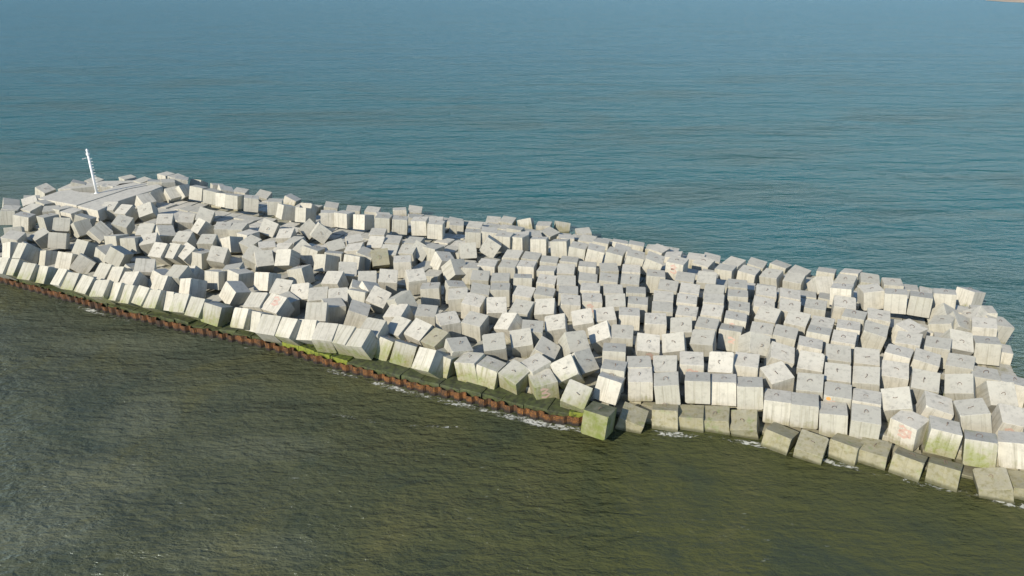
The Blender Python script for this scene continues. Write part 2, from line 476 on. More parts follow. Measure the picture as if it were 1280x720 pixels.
# concrete cubes: centre x y z, quaternion w x y z, zone (0 field 1 crest wall 2 behind it 3 platform), look bits, size order
DATA = [
    (38.06, 65.44, 3.12, 0.22, -0.047, 0.042, 0.973, 1, 0, 69),
    (40.11, 64.74, 3.1, 0.241, 0.004, 0.041, 0.97, 1, 0, 56),
    (43.18, 65.93, 2.91, 0.232, -0.039, 0.053, 0.97, 1, 0, 136),
    (48.45, 70.02, 1.38, 0.53, 0.03, 0.107, 0.841, 2, 0, 88),
    (45.62, 63.34, 2.2, 0.163, -0.047, 0.011, 0.985, 0, 0, 383),
    (44.02, 60.42, 2.18, 0.244, -0.071, -0.045, 0.966, 0, 0, 91),
    (45.87, 61.6, 1.86, -0.004, 0.089, -0.066, 0.994, 0, 0, 159),
    (36.59, 59.56, 2.26, 0.515, 0.037, -0.078, 0.853, 0, 0, 123),
    (41.08, 61.53, 1.97, 0.909, 0, -0.195, -0.368, 0, 0, 105),
    (41.92, 63.27, 2.11, 0.03, 0.246, -0.241, 0.938, 0, 0, 282),
    (44.51, 62.5, 2.2, 0.825, 0.05, -0.394, -0.402, 0, 0, 299),
    (42.16, 61.45, 2.03, 0.048, 0.198, -0.184, 0.962, 0, 0, 253),
    (42.02, 56.77, 2.15, 0.202, -0.041, 0.046, 0.978, 0, 0, 39),
    (39.69, 57.38, 2.39, 0.107, 0.044, -0.334, 0.936, 0, 0, 55),
    (38.49, 51.33, 1.99, 0.202, -0.003, -0.025, 0.979, 0, 0, 153),
    (40.24, 50.21, 1.89, 0.935, -0.054, -0.006, -0.35, 0, 0, 225),
    (37.85, 48.58, 2.33, 0.932, 0.356, -0.031, -0.066, 0, 0, 21),
    (35.46, 49.33, 2.41, 0.937, 0.159, -0.201, -0.236, 0, 0, 34),
    (37.57, 53.03, 2.23, 0.95, 0.069, -0.082, -0.295, 0, 0, 72),
    (37.36, 56.22, 2.26, 0.959, 0.044, -0.054, -0.276, 0, 0, 85),
    (35.25, 57.07, 2.32, 0.954, 0.075, -0.066, -0.284, 0, 0, 124),
    (33.02, 54.52, 2.32, 0.952, -0.001, 0.002, -0.306, 0, 0, 107),
    (34.89, 53.68, 2.26, 0.959, 0.068, 0.028, -0.275, 0, 0, 68),
    (31.36, 51.68, 2.25, 0.968, 0.122, -0.051, -0.212, 0, 0, 41),
    (32.91, 50.02, 2.35, 0.95, 0.203, -0.054, -0.23, 0, 0, 40),
    (29.63, 47.47, 2.29, 0.156, -0.21, -0.206, 0.943, 0, 0, 33),
    (32.18, 47.05, 1.98, 0.973, 0.101, 0.08, -0.191, 0, 0, 29),
    (34.29, 45.73, 2.33, 0.98, 0.023, -0.149, -0.127, 0, 0, 9),
    (36.96, 45.37, 1.96, 0.976, 0.144, 0.017, -0.163, 0, 16, 37),
    (29.4, 45.21, 1.62, 0.452, -0.015, -0.043, 0.891, 0, 16, 2),
    (31.15, 43.93, 1.86, 0.209, 0.022, 0.002, 0.978, 0, 2, 1),
    (33.05, 42.54, 1.76, 0.961, -0.103, -0.034, -0.254, 0, 2, 3),
    (35.47, 42.39, 1.8, 0.948, -0.073, -0.115, -0.289, 0, 0, 18),
    (28.26, 42.53, 0.2, 0.936, -0.121, 0.054, -0.325, 0, 2, 5),
    (30.29, 41.5, 0.21, 0.937, -0.145, 0.018, -0.317, 0, 2, 4),
    (32.9, 40.12, 0.26, 0.97, 0.08, -0.164, -0.159, 0, 2, 0),
    (35.21, 40, 0.11, 0.977, 0.009, -0.107, -0.184, 0, 2, 101),
    (36.36, 66.95, 2.9, 0.995, -0.008, -0.088, -0.049, 1, 0, 52),
    (33.37, 66.89, 3.1, 0.266, -0.05, 0.048, 0.961, 1, 0, 178),
    (33.37, 71.64, 1.88, -0.056, 0.002, 0.378, 0.924, 2, 0, 79),
    (31.19, 73.56, 1.49, 0.946, 0.118, -0.054, -0.296, 2, 0, 143),
    (29.01, 74.44, 1.62, 0.345, -0.092, -0.086, 0.93, 2, 0, 130),
    (33.14, 77.39, 0.77, 0.359, 0.033, -0.089, 0.929, 2, 0, 367),
    (31.89, 80.11, 0.48, 0.353, 0.055, 0.01, 0.934, 2, 0, 349),
    (36.51, 77.77, 0.58, 0.256, -0.009, 0.03, 0.966, 2, 0, 355),
    (39.37, 77.54, 0.55, 0.326, -0.054, 0.044, 0.943, 2, 0, 390),
    (37.39, 74.46, 0.91, 0.945, 0.088, -0.076, -0.307, 2, 0, 295),
    (40.13, 74.95, 0.84, 0.174, -0.001, -0.116, 0.978, 2, 0, 288),
    (42.07, 73.62, 0.89, 0.989, 0.035, -0.019, -0.139, 2, 0, 285),
    (26.02, 67.9, 2.29, 0.986, 0.086, -0.001, -0.146, 0, 0, 260),
    (28.15, 67.1, 2.28, 0.984, 0.056, 0.023, -0.166, 0, 0, 275),
    (24.81, 64.99, 2.26, 0.983, 0.093, 0.04, -0.152, 0, 0, 214),
    (27.08, 64.28, 2.3, 0.976, 0.135, 0.037, -0.168, 0, 0, 210),
    (24.59, 62.64, 2.23, 0.941, 0.174, -0.055, -0.285, 0, 0, 137),
    (26.92, 61.45, 2.28, 0.947, 0.158, -0.035, -0.277, 0, 0, 94),
    (29.87, 64.57, 2.22, 0.974, 0.053, -0.03, -0.22, 0, 0, 169),
    (32.78, 64.89, 2.39, 0.977, 0.113, -0.016, -0.181, 0, 0, 115),
    (32.59, 62.07, 2.27, 0.957, 0.008, -0.029, -0.289, 0, 0, 233),
    (34.8, 62.06, 2.29, 0.977, 0.071, -0, -0.201, 0, 0, 182),
    (28.95, 60.65, 2.18, 0.969, 0.037, -0.015, -0.246, 0, 0, 274),
    (30.99, 59.73, 2.27, 0.975, 0.003, -0.02, -0.22, 0, 0, 219),
    (33.01, 59.04, 2.33, 0.965, 0.096, 0.053, -0.24, 0, 0, 46),
    (22.98, 59.45, 2.14, 0.202, -0.032, -0.061, 0.977, 0, 0, 252),
    (24.72, 58.52, 2.23, 0.972, 0.064, 0.007, -0.227, 0, 0, 111),
    (27.86, 58.64, 2.24, 0.968, -0.038, -0, -0.249, 0, 0, 162),
    (26.1, 56.26, 2.23, 0.979, 0.01, 0.021, -0.205, 0, 0, 140),
    (29.6, 57.36, 2.28, 0.968, 0.058, -0.035, -0.24, 0, 0, 146),
    (25.1, 53.26, 2.32, 0.953, 0.206, -0.066, -0.212, 0, 0, 67),
    (27.86, 54.57, 2.29, 0.974, 0.147, -0.035, -0.17, 0, 0, 89),
    (30.1, 54.02, 2.27, 0.969, 0.145, -0.062, -0.189, 0, 0, 80),
    (21.4, 56.73, 2.53, 0.025, 0.15, -0.402, 0.903, 0, 0, 48),
    (22.95, 54.68, 2.35, 0.97, 0.175, 0.074, -0.15, 0, 0, 58),
    (21.68, 51.53, 2.13, 0.616, 0.027, -0.169, 0.769, 0, 0, 32),
    (23.82, 49.9, 2.13, 0.969, 0.129, -0.088, -0.193, 0, 0, 63),
    (26.56, 51.38, 2.24, 0.967, 0.157, -0.07, -0.187, 0, 0, 78),
    (28.74, 50.87, 2.22, 0.962, 0.133, -0.112, -0.211, 0, 0, 50),
    (25.41, 48.57, 2.07, 0.978, 0.045, -0.035, -0.2, 0, 48, 60),
    (27.3, 47.7, 1.99, 0.973, 0.003, -0.037, -0.228, 0, 0, 108),
    (20.75, 48.39, 1.59, 0.984, -0.017, -0.032, -0.176, 0, 0, 19),
    (22.58, 47.64, 1.72, 0.983, -0.012, -0.04, -0.177, 0, 0, 14),
    (24.42, 46.68, 1.55, 0.174, -0.06, 0.015, 0.983, 0, 0, 15),
    (26.32, 45.63, 1.86, 0.975, 0.09, -0.05, -0.198, 0, 0, 13),
    (20.16, 45.65, 0.2, 0.938, -0.082, 0.06, -0.33, 0, 2, 8),
    (22.02, 44.35, 0.29, 0.275, -0.018, -0.155, 0.949, 0, 2, 6),
    (24.62, 44.32, 0.23, 0.928, -0.098, 0.016, -0.358, 0, 2, 11),
    (26.4, 43.77, 0.21, 0.304, -0.02, -0.03, 0.952, 0, 2, 7),
    (13.9, 76.78, 3.02, 0.11, 0.081, -0.054, 0.989, 1, 0, 255),
    (15.78, 75.48, 3.13, 0.147, 0.132, -0.088, 0.976, 1, 0, 174),
    (18.29, 74.58, 3.04, 0.257, 0.009, -0.03, 0.966, 1, 16, 135),
    (22.33, 78.48, 1.48, 0.325, 0.004, -0.092, 0.941, 2, 0, 191),
    (24.27, 76.05, 1.64, 0.282, -0.025, -0.007, 0.959, 2, 0, 157),
    (26.66, 75.5, 1.56, 0.953, 0.042, 0.02, -0.301, 2, 0, 144),
    (15.79, 86.91, 0.7, 0.123, 0.059, 0.021, 0.99, 2, 0, 382),
    (18.29, 84.45, 0.95, 0.373, 0.017, -0.054, 0.926, 2, 0, 365),
    (19.65, 81.78, 1.11, 0.168, -0.077, 0.011, 0.983, 2, 0, 393),
    (22.07, 81.17, 1.06, 0.194, -0.011, -0.053, 0.979, 2, 0, 385),
    (24.04, 81.66, 0.82, 0.155, 0.07, -0.056, 0.984, 2, 0, 404),
    (26.28, 79.5, 1.08, 0.38, -0.027, -0.082, 0.921, 2, 0, 368),
    (29.06, 80.26, 0.66, 0.272, 0.054, -0.07, 0.958, 2, 0, 354),
    (15.62, 72.75, 2.23, 0.996, 0.011, 0.013, -0.089, 0, 0, 175),
    (16.32, 69.54, 2.25, 0.983, 0.106, 0.006, -0.148, 0, 0, 246),
    (18.59, 71.7, 2.29, 0.982, 0.083, -0.001, -0.169, 0, 0, 301),
    (20.97, 71.75, 2.31, 0.974, 0.157, -0.038, -0.157, 0, 0, 207),
    (18.35, 68.59, 2.25, 0.986, 0.083, 0.008, -0.144, 0, 0, 305),
    (20.85, 68.16, 2.29, 0.979, 0.098, -0.042, -0.175, 0, 0, 340),
    (15.26, 66.53, 2.26, 0.991, 0.069, -0.009, -0.111, 0, 0, 323),
    (17.47, 65.9, 2.23, 0.99, 0.046, -0.001, -0.133, 0, 0, 266),
    (20.24, 65.93, 2.25, 0.986, 0.031, -0.042, -0.159, 0, 0, 302),
    (23.66, 69.83, 2.26, 0.991, 0.026, 0.003, -0.132, 0, 16, 283),
    (23, 67.21, 2.22, 0.989, -0.009, -0.027, -0.143, 0, 0, 268),
    (22.15, 64.08, 2.25, 0.989, 0.023, 0.005, -0.147, 0, 0, 257),
    (12.49, 65.39, 2.23, 0.996, -0.003, 0.006, -0.092, 0, 0, 211),
    (14.66, 64.04, 2.24, 0.994, 0.053, -0.002, -0.094, 0, 0, 196),
    (16.91, 63.14, 2.17, 0.984, 0.052, -0.022, -0.17, 0, 0, 227),
    (19.38, 63.24, 2.24, 0.977, 0.092, -0.04, -0.186, 0, 0, 187),
    (18.14, 60.33, 2.22, 0.979, 0.042, -0.012, -0.199, 0, 0, 218),
    (21.12, 61.66, 2.27, 0.985, -0.007, 0.023, -0.168, 0, 16, 212),
    (13.48, 61.12, 2.3, 0.995, 0.062, -0.012, -0.075, 0, 0, 92),
    (15.76, 60.12, 2.3, 0.978, 0.163, -0.084, -0.104, 0, 0, 132),
    (17.16, 57.55, 2.29, 0.967, 0.145, -0.094, -0.187, 0, 0, 53),
    (20.17, 59.66, 1.96, 0.978, -0.07, 0.009, -0.198, 0, 16, 62),
    (11.96, 56.71, 2.3, 0.971, 0.23, 0.016, -0.066, 0, 16, 71),
    (14.42, 56.73, 2.37, 0.958, 0.231, -0.146, -0.083, 0, 0, 77),
    (10.72, 53.18, 2.02, 0.998, 0.004, -0.039, -0.054, 0, 0, 201),
    (12.87, 53, 2.09, 0.984, 0.124, -0.073, -0.108, 0, 0, 114),
    (15.16, 53.57, 2.19, 0.992, 0.062, -0.033, -0.1, 0, 16, 66),
    (17.67, 53.27, 2.36, 0.94, 0.274, -0.127, -0.157, 0, 0, 65),
    (19.72, 53.28, 2.21, 0.979, 0.07, -0.045, -0.186, 0, 0, 61),
    (10.52, 51.44, 1.82, 0.995, 0.065, -0.04, -0.065, 0, 0, 26),
    (12.53, 50.45, 1.96, 0.992, 0.017, -0.086, -0.09, 0, 0, 25),
    (15.05, 50.68, 1.94, 0.989, -0.062, -0.043, -0.124, 0, 0, 28),
    (17.11, 50.49, 1.89, 0.986, -0.076, -0.048, -0.142, 0, 0, 27),
    (19, 49.76, 2.01, 0.986, -0.051, -0.06, -0.146, 0, 0, 24),
    (12.16, 48.59, 0.34, 0.981, -0.142, -0.033, -0.128, 0, 2, 31),
    (14.17, 48.37, 0.2, 0.987, -0.008, -0.066, -0.143, 0, 2, 20),
    (16.12, 48.05, 0.27, 0.983, 0.04, -0.095, -0.153, 0, 2, 17),
    (18.15, 47.39, 0.32, 0.966, 0.147, -0.144, -0.157, 0, 2, 12),
    (-0.94, 83.96, 2.9, 0.134, 0.008, 0.004, 0.991, 1, 0, 262),
    (0.82, 83.85, 2.71, 0.228, -0.027, 0.057, 0.971, 1, 0, 231),
    (3.34, 82.6, 2.87, 0.097, -0.011, 0.075, 0.992, 1, 0, 198),
    (5.86, 81.78, 2.84, 0.151, -0.046, 0.077, 0.984, 1, 0, 203),
    (7.76, 79.48, 3.06, 0.159, 0.048, -0.027, 0.986, 1, 0, 232),
    (9.65, 78.84, 3.01, 0.096, 0.089, -0.033, 0.991, 1, 0, 192),
    (11.8, 77.55, 3.07, 0.173, 0.065, -0.022, 0.982, 1, 0, 179),
    (-0.62, 97.97, 0.47, 0.163, 0.024, -0.075, 0.984, 2, 0, 343),
    (2.03, 97.83, 0.44, 0.088, -0.104, 0.192, 0.972, 2, 0, 363),
    (4.47, 95.62, 0.56, 0.097, -0.011, -0.006, 0.995, 2, 0, 394),
    (7.02, 97.12, 0.3, 0.987, -0.138, 0.079, 0.038, 2, 0, 358),
    (9.71, 92.66, 0.54, 0.996, 0.053, -0.049, 0.043, 2, 0, 375),
    (0.41, 91.51, 1.28, 0.132, 0.049, 0.04, 0.989, 2, 0, 410),
    (1.33, 88.56, 1.44, 0.045, -0.056, 0.024, 0.997, 2, 0, 429),
    (5.01, 91.42, 0.87, 0.398, 0.062, -0.079, 0.912, 2, 0, 351),
    (9.69, 87.74, 1.14, 0.196, 0.01, -0.06, 0.979, 2, 0, 389),
    (11.34, 87.01, 1.03, 0.137, 0.048, 0.022, 0.989, 2, 0, 384),
    (13.83, 87.55, 0.73, 0.09, 0.065, 0.054, 0.992, 2, 0, 421),
    (7.01, 88.5, 1.06, 0.018, 0.026, 0.037, 0.999, 2, 0, 417),
    (13.47, 83.81, 1.26, 0.125, 0.101, -0.02, 0.987, 2, 0, 423),
    (2.76, 89.37, 1.25, -0.064, 0.05, -0.021, 0.997, 2, 0, 422),
    (0.19, 79.06, 2.22, 0.985, 0.081, -0.028, -0.151, 0, 0, 345),
    (2.23, 78.31, 2.25, 0.99, 0.048, 0.018, -0.132, 0, 0, 347),
    (4.26, 77.11, 2.23, 0.996, 0.02, 0.018, -0.087, 0, 0, 356),
    (6.53, 77.08, 2.22, 0.995, -0.015, 0.017, -0.097, 0, 0, 369),
    (-0.34, 75.71, 2.23, 0.99, 0.046, -0.019, -0.135, 0, 0, 259),
    (1.66, 75.64, 2.22, 0.994, 0.003, 0.005, -0.106, 0, 0, 215),
    (3.93, 74.07, 2.24, 0.991, -0.015, -0.027, -0.127, 0, 0, 352),
    (6, 74.29, 2.26, 0.99, 0.116, -0.02, -0.079, 0, 0, 304),
    (8.43, 75.31, 2.27, 0.996, -0.032, 0.02, -0.078, 0, 0, 312),
    (10.76, 74.58, 2.28, 0.998, 0.055, -0.005, -0.007, 0, 0, 328),
    (13.22, 74.32, 2.22, 0.995, 0.046, -0.011, -0.091, 0, 0, 353),
    (8.1, 71.71, 2.22, 0.996, 0.047, 0.037, -0.067, 0, 0, 317),
    (10.33, 71.55, 2.25, 0.995, 0.043, 0.03, -0.09, 0, 0, 284),
    (12.6, 71.21, 2.26, 0.991, 0.097, 0.003, -0.093, 0, 0, 267),
    (1.16, 71.66, 2.28, 0.997, -0.074, 0.008, -0.02, 0, 0, 290),
    (3.68, 71.09, 2.24, 0.993, 0.063, 0.023, -0.095, 0, 0, 273),
    (5.77, 70.84, 2.26, 0.995, 0.089, -0.003, -0.041, 0, 0, 303),
    (8.15, 68.87, 2.24, 0.997, 0.011, -0.013, -0.071, 0, 0, 331),
    (10.45, 68.37, 2.25, 0.998, 0.051, -0.004, -0.042, 0, 0, 306),
    (12.72, 68.01, 2.23, 0.997, -0.017, 0, -0.076, 0, 0, 320),
    (1.22, 67.86, 2.26, 0.987, 0.086, 0.031, -0.133, 0, 0, 222),
    (3.33, 67.78, 2.23, 0.993, 0.031, 0.031, -0.107, 0, 0, 265),
    (5.79, 68.14, 2.24, 0.999, 0.024, 0.006, -0.044, 0, 0, 332),
    (5.77, 65.67, 2.25, 0.997, 0.07, 0.034, -0.026, 0, 0, 127),
    (7.99, 66.2, 2.22, 0.999, 0.023, 0.018, -0.028, 0, 16, 190),
    (10.42, 65.62, 2.29, 0.986, 0.135, -0.08, -0.061, 0, 0, 206),
    (1.05, 64.19, 2.26, 0.967, 0.157, -0.038, -0.197, 0, 0, 149),
    (3.32, 64.35, 2.34, 0.971, 0.219, -0.069, -0.059, 0, 0, 122),
    (-0.12, 61.3, 2.23, 0.312, -0.229, -0.218, 0.896, 0, 0, 86),
    (1.84, 59.77, 2.19, 0.997, 0.067, 0.027, -0.037, 0, 0, 195),
    (4.21, 60.77, 2.28, 0.978, 0.17, -0.117, -0.027, 0, 0, 76),
    (6.8, 61.82, 2.35, 0.98, 0.173, -0.103, -0.002, 0, 0, 106),
    (8.96, 62.44, 2.28, 0.989, 0.131, -0.073, 0.005, 0, 16, 167),
    (11.26, 62.75, 2.22, 0.997, -0.011, -0.002, -0.071, 0, 0, 117),
    (0.91, 58.35, 1.95, 0.974, 0.212, -0.058, 0.043, 0, 0, 51),
    (5.49, 56.82, 2.61, 0.924, 0.338, 0.084, 0.154, 0, 0, 57),
    (8.3, 58.91, 2.27, 0.951, 0.2, -0.237, -0.011, 0, 0, 75),
    (2.81, 56.26, 2, 0.149, 0.213, -0.138, 0.956, 0, 0, 116),
    (10, 58.6, 2.26, 0.99, 0.1, -0.019, -0.092, 0, 0, 87),
    (8.87, 55.31, 2.19, 0.995, -0.05, -0.013, -0.088, 0, 0, 134),
    (2.14, 53.35, 1.94, 0.475, -0.064, -0.101, 0.872, 0, 0, 141),
    (0.29, 52.68, 1.63, 0.348, 0.036, -0.182, 0.919, 0, 2, 23),
    (2.62, 51.67, 1.43, 0.986, 0.062, -0.074, 0.138, 0, 18, 22),
    (4.65, 52.77, 2.11, 0.931, 0.279, -0.218, 0.089, 0, 2, 45),
    (5.81, 54.04, 2.17, 0.877, 0.335, 0.178, 0.296, 0, 0, 83),
    (5.13, 49.59, 1.64, 0.207, 0.057, -0.349, 0.912, 0, 2, 30),
    (7.9, 50.82, 1.89, 0.975, -0.105, 0.095, -0.172, 0, 0, 36),
    (8.45, 52.4, 2.07, 0.99, -0.037, -0.001, -0.137, 0, 0, 133),
    (6.57, 46.44, 1.6, 0.969, -0.069, 0.043, -0.235, 0, 8, 10),
    (9.35, 48.24, 0.22, 0.163, 0.121, -0.112, 0.973, 0, 2, 16),
    (-16.91, 90.77, 3.09, 0.029, 0.03, 0.023, 0.999, 1, 0, 256),
    (-14.67, 90.35, 3.04, -0.029, 0.045, 0.015, 0.998, 1, 0, 216),
    (-11.99, 89.87, 3.02, 0.999, 0.004, -0.01, -0.043, 1, 0, 199),
    (-9.75, 88.33, 3.05, 0.047, 0.03, 0.009, 0.998, 1, 0, 177),
    (-7.63, 94.1, 1.13, -0.024, 0.032, -0.016, 0.999, 2, 0, 249),
    (-4.87, 85.41, 2.89, -0.012, 0.019, 0.035, 0.999, 1, 0, 276),
    (-2.95, 85.66, 2.94, 0.007, 0.064, -0.017, 0.998, 1, 0, 360),
    (-16.62, 102.56, 0.62, -0.089, 0.007, 0.041, 0.995, 2, 0, 399),
    (-14.52, 103.47, 0.41, -0.019, 0.077, -0.125, 0.989, 2, 0, 391),
    (-10.67, 96.46, 0.97, -0.002, 0.02, -0.038, 0.999, 2, 0, 426),
    (-8.02, 95.89, 0.99, 0.059, 0.077, -0.022, 0.995, 2, 0, 419),
    (-5.08, 93.95, 1.01, 0.089, 0.024, -0.075, 0.993, 2, 0, 402),
    (-2.68, 98.29, 0.39, 0.048, 0.02, -0.085, 0.995, 2, 0, 361),
    (-13.87, 97.95, 0.87, -0.109, 0.1, 0.013, 0.989, 2, 0, 424),
    (-18.4, 98.38, 1.04, -0.167, 0.082, -0.023, 0.982, 2, 0, 430),
    (-17.08, 87.37, 2.2, 0.997, 0.075, 0.015, -0.015, 0, 0, 377),
    (-16.6, 83.79, 2.27, 0.968, 0.24, -0.03, -0.07, 0, 0, 324),
    (-14.73, 84.37, 2.22, 0.995, 0.091, 0.025, -0.036, 0, 0, 364),
    (-11.95, 83.83, 2.23, 0.989, 0.052, -0.021, -0.138, 0, 0, 397),
    (-14.51, 80.66, 2.27, 0.986, 0.162, 0.003, -0.043, 0, 0, 346),
    (-12.33, 80.89, 2.23, 0.985, 0.127, -0.037, -0.114, 0, 0, 280),
    (-9.51, 81.41, 2.25, 0.265, 0.03, 0.031, 0.963, 0, 0, 293),
    (-11.2, 81.56, 2.4, 0.174, 0.205, -0.451, 0.851, 0, 0, 338),
    (-7.99, 77.96, 2.37, 0.942, 0.12, 0.173, 0.263, 0, 0, 185),
    (-6.41, 75.38, 2.45, 0.871, 0.337, 0.237, 0.267, 0, 0, 126),
    (-5.31, 80.98, 2.52, 0.896, 0.436, 0.04, 0.078, 0, 0, 183),
    (-2.6, 81.95, 2.95, 0.227, 0.18, -0.623, 0.726, 0, 0, 184),
    (-2.74, 76.05, 2.23, 0.995, 0.039, 0.014, -0.095, 0, 0, 281),
    (-4.46, 75.48, 2.05, 0.994, -0.017, -0.015, -0.109, 0, 0, 309),
    (-15.54, 79.42, 2.34, 0.867, 0.477, 0.057, 0.129, 0, 4, 166),
    (-12.52, 77.14, 2.26, 0.998, 0.028, -0.008, 0.053, 0, 0, 194),
    (-13.43, 72.26, 2.35, 0.974, 0.211, 0.068, 0.039, 0, 0, 129),
    (-10.34, 71.78, 2.59, 0.973, 0.169, 0.026, 0.155, 0, 0, 110),
    (-10.86, 65.19, 2.92, -0.363, 0.106, -0.543, 0.75, 0, 1, 173),
    (-10.96, 63.39, 2.22, 0.973, 0.13, -0.106, -0.159, 0, 0, 151),
    (-8.51, 69.65, 2.01, -0.002, -0.022, 0.025, 0.999, 0, 0, 96),
    (-6.02, 69.78, 2.22, 0.988, -0.03, 0.073, 0.13, 0, 0, 297),
    (-5.42, 67.42, 2.21, 0.994, 0.103, -0.046, 0.008, 0, 0, 154),
    (-3.44, 72.36, 2.23, 0.994, 0.099, 0.015, -0.043, 0, 0, 250),
    (-3.42, 68.61, 2.22, 0.993, 0.086, 0.083, -0.018, 0, 0, 318),
    (-1.19, 71.81, 2.19, 0.999, 0.035, -0.016, -0.036, 0, 0, 336),
    (-1.19, 69.03, 2.21, 1, -0.006, -0.011, -0.028, 0, 0, 189),
    (-3.84, 65.94, 2.19, 0.151, 0.046, -0.115, 0.981, 0, 0, 95),
    (-1.53, 64.83, 2.32, 0.97, 0.243, 0.009, 0.026, 0, 0, 104),
    (-6.04, 61.59, 2.18, 0.982, 0.092, -0.009, 0.164, 0, 0, 82),
    (-3.48, 61.56, 2.13, 0.2, 0.018, -0.107, 0.974, 0, 0, 43),
    (-8.29, 63.54, 2.06, 0.041, 0.021, -0.093, 0.995, 0, 0, 158),
    (-10.34, 60.57, 2.13, 0.313, -0.087, -0.243, 0.914, 0, 0, 152),
    (-8.43, 59.73, 2.17, 0.305, -0.022, -0.263, 0.915, 0, 0, 90),
    (-6.62, 58.16, 2.01, 0.373, -0.11, -0.175, 0.905, 0, 4, 119),
    (-4.79, 56.35, 2.13, 0.972, 0.095, 0.084, 0.197, 0, 0, 103),
    (-1.53, 57.07, 2.16, 0.98, 0.187, -0.041, 0.051, 0, 0, 64),
    (-11.7, 58.43, 1.65, 0.12, 0.169, 0.155, 0.966, 0, 2, 139),
    (-9.63, 57.13, 1.66, 0.01, 0.138, 0.19, 0.972, 0, 2, 59),
    (-7.01, 54.49, 2.11, 0.305, 0.06, 0.38, 0.871, 0, 3, 38),
    (-5.85, 55.32, 1.59, 0.234, 0.101, 0.104, 0.961, 0, 2, 163),
    (-3.46, 54.34, 1.74, 0.22, -0.081, -0.001, 0.972, 0, 2, 44),
    (-1.84, 53.67, 1.57, 0.211, 0.084, 0.007, 0.974, 0, 2, 42),
    (-37.66, 100.65, 2.98, -0.152, 0.091, 0.01, 0.984, 1, 0, 263),
    (-31.35, 96.3, 2.97, 0.421, 0.049, 0.159, 0.892, 1, 1, 229),
    (-28.25, 94.7, 3.02, 0.247, -0.008, 0.165, 0.955, 1, 1, 236),
    (-30.05, 102.44, 1.25, 0.149, 0.044, 0.276, 0.948, 2, 0, 411),
    (-24.84, 93.45, 2.94, -0.109, 0.04, 0.043, 0.992, 1, 0, 307),
    (-22.46, 92.77, 3.04, 0.191, 0.016, 0.051, 0.98, 1, 0, 188),
    (-19.84, 92.25, 2.86, 0.246, -0.009, 0.131, 0.96, 1, 0, 193),
    (-39.23, 110.32, 0.91, 0.076, 0.097, -0.158, 0.98, 2, 0, 342),
    (-34.3, 108.34, 0.85, 0.102, 0.213, 0.016, 0.972, 2, 0, 359),
    (-33.68, 99.02, 2.94, -0.092, 0.043, 0.012, 0.995, 1, 0, 335),
    (-27.09, 104.01, 0.88, -0.035, 0.092, -0.073, 0.992, 2, 0, 392),
    (-23.41, 102.29, 0.86, -0.043, 0.055, -0.051, 0.996, 2, 0, 413),
    (-20.45, 101.67, 0.87, 0.038, 0.048, -0.074, 0.995, 2, 0, 403),
    (-26.41, 89.41, 2.64, 0.242, 0.308, -0.431, 0.813, 0, 0, 321),
    (-24.39, 87.39, 2.88, 0.152, 0.322, -0.548, 0.757, 0, 0, 228),
    (-31.76, 89.78, 2.62, 0.103, 0.187, -0.473, 0.855, 0, 0, 213),
    (-28.55, 86.76, 2.29, 0.983, 0.177, -0.038, -0.022, 0, 0, 296),
    (-26.79, 84.45, 2.08, 0.261, -0.096, -0.053, 0.959, 0, 0, 405),
    (-21.22, 82.31, 2.28, 0.957, 0.175, -0.033, 0.228, 0, 0, 330),
    (-19.46, 84.51, 2.24, 0.977, 0.077, -0.026, 0.197, 0, 0, 371),
    (-18.75, 81.26, 2.3, 0.995, 0.062, -0.072, -0.021, 0, 0, 362),
    (-17.24, 79.59, 2.25, 0.106, 0.16, -0.04, 0.981, 0, 0, 316),
    (-23.91, 81.1, 2.27, 0.122, 0.144, 0.062, 0.98, 0, 0, 202),
    (-25.1, 81.46, 2.59, 0.211, 0.295, -0.433, 0.825, 0, 0, 387),
    (-27.48, 81.81, 2.09, 0.104, -0.059, -0.113, 0.986, 0, 0, 381),
    (-30.11, 79.01, 2.62, 0.155, 0.187, -0.322, 0.915, 0, 0, 261),
    (-31.99, 83.77, 2.27, 0.296, 0.024, -0.156, 0.942, 0, 0, 315),
    (-29.67, 82.39, 2.18, -0.185, 0.013, -0.045, 0.982, 0, 0, 372),
    (-33.58, 87.21, 2.08, 0.277, -0.008, 0.011, 0.961, 0, 0, 379),
    (-21.53, 78.09, 2.26, 0.318, -0.024, 0.229, 0.92, 0, 1, 125),
    (-20.97, 79.46, 2.16, -0.028, 0.056, 0.113, 0.992, 0, 0, 407),
    (-18.27, 78.12, 2.22, 0.128, 0.06, 0.167, 0.976, 0, 0, 310),
    (-28.82, 78.28, 2.44, -0.2, 0.121, -0.382, 0.894, 0, 1, 128),
    (-26.08, 78.47, 2.61, 0.088, -0.111, -0.444, 0.885, 0, 1, 98),
    (-23.58, 74.83, 2.09, 0.147, -0.105, 0.076, 0.981, 0, 0, 120),
    (-26.49, 72.17, 2.38, 0.206, -0.018, 0.222, 0.953, 0, 1, 131),
    (-29.88, 73.39, 2.21, -0.456, 0.106, 0.02, 0.884, 0, 1, 147),
    (-23.99, 69.73, 2.22, 0.106, -0.008, -0.253, 0.962, 0, 0, 247),
    (-23.08, 64.67, 2.62, 0.165, 0.144, 0.47, 0.855, 0, 17, 74),
    (-21.61, 68.42, 2.35, 0.946, 0.315, -0.082, -0.01, 0, 0, 186),
    (-19.78, 67.66, 2.18, 0.983, 0.173, -0.001, 0.066, 0, 1, 243),
    (-19.18, 72.15, 2.2, 0.975, 0.189, -0.056, -0.104, 0, 1, 145),
    (-18.34, 74.54, 2.35, 0.962, 0.247, 0.09, 0.077, 0, 1, 241),
    (-15.57, 71.93, 2.28, 0.979, 0.189, 0.028, 0.066, 0, 0, 327),
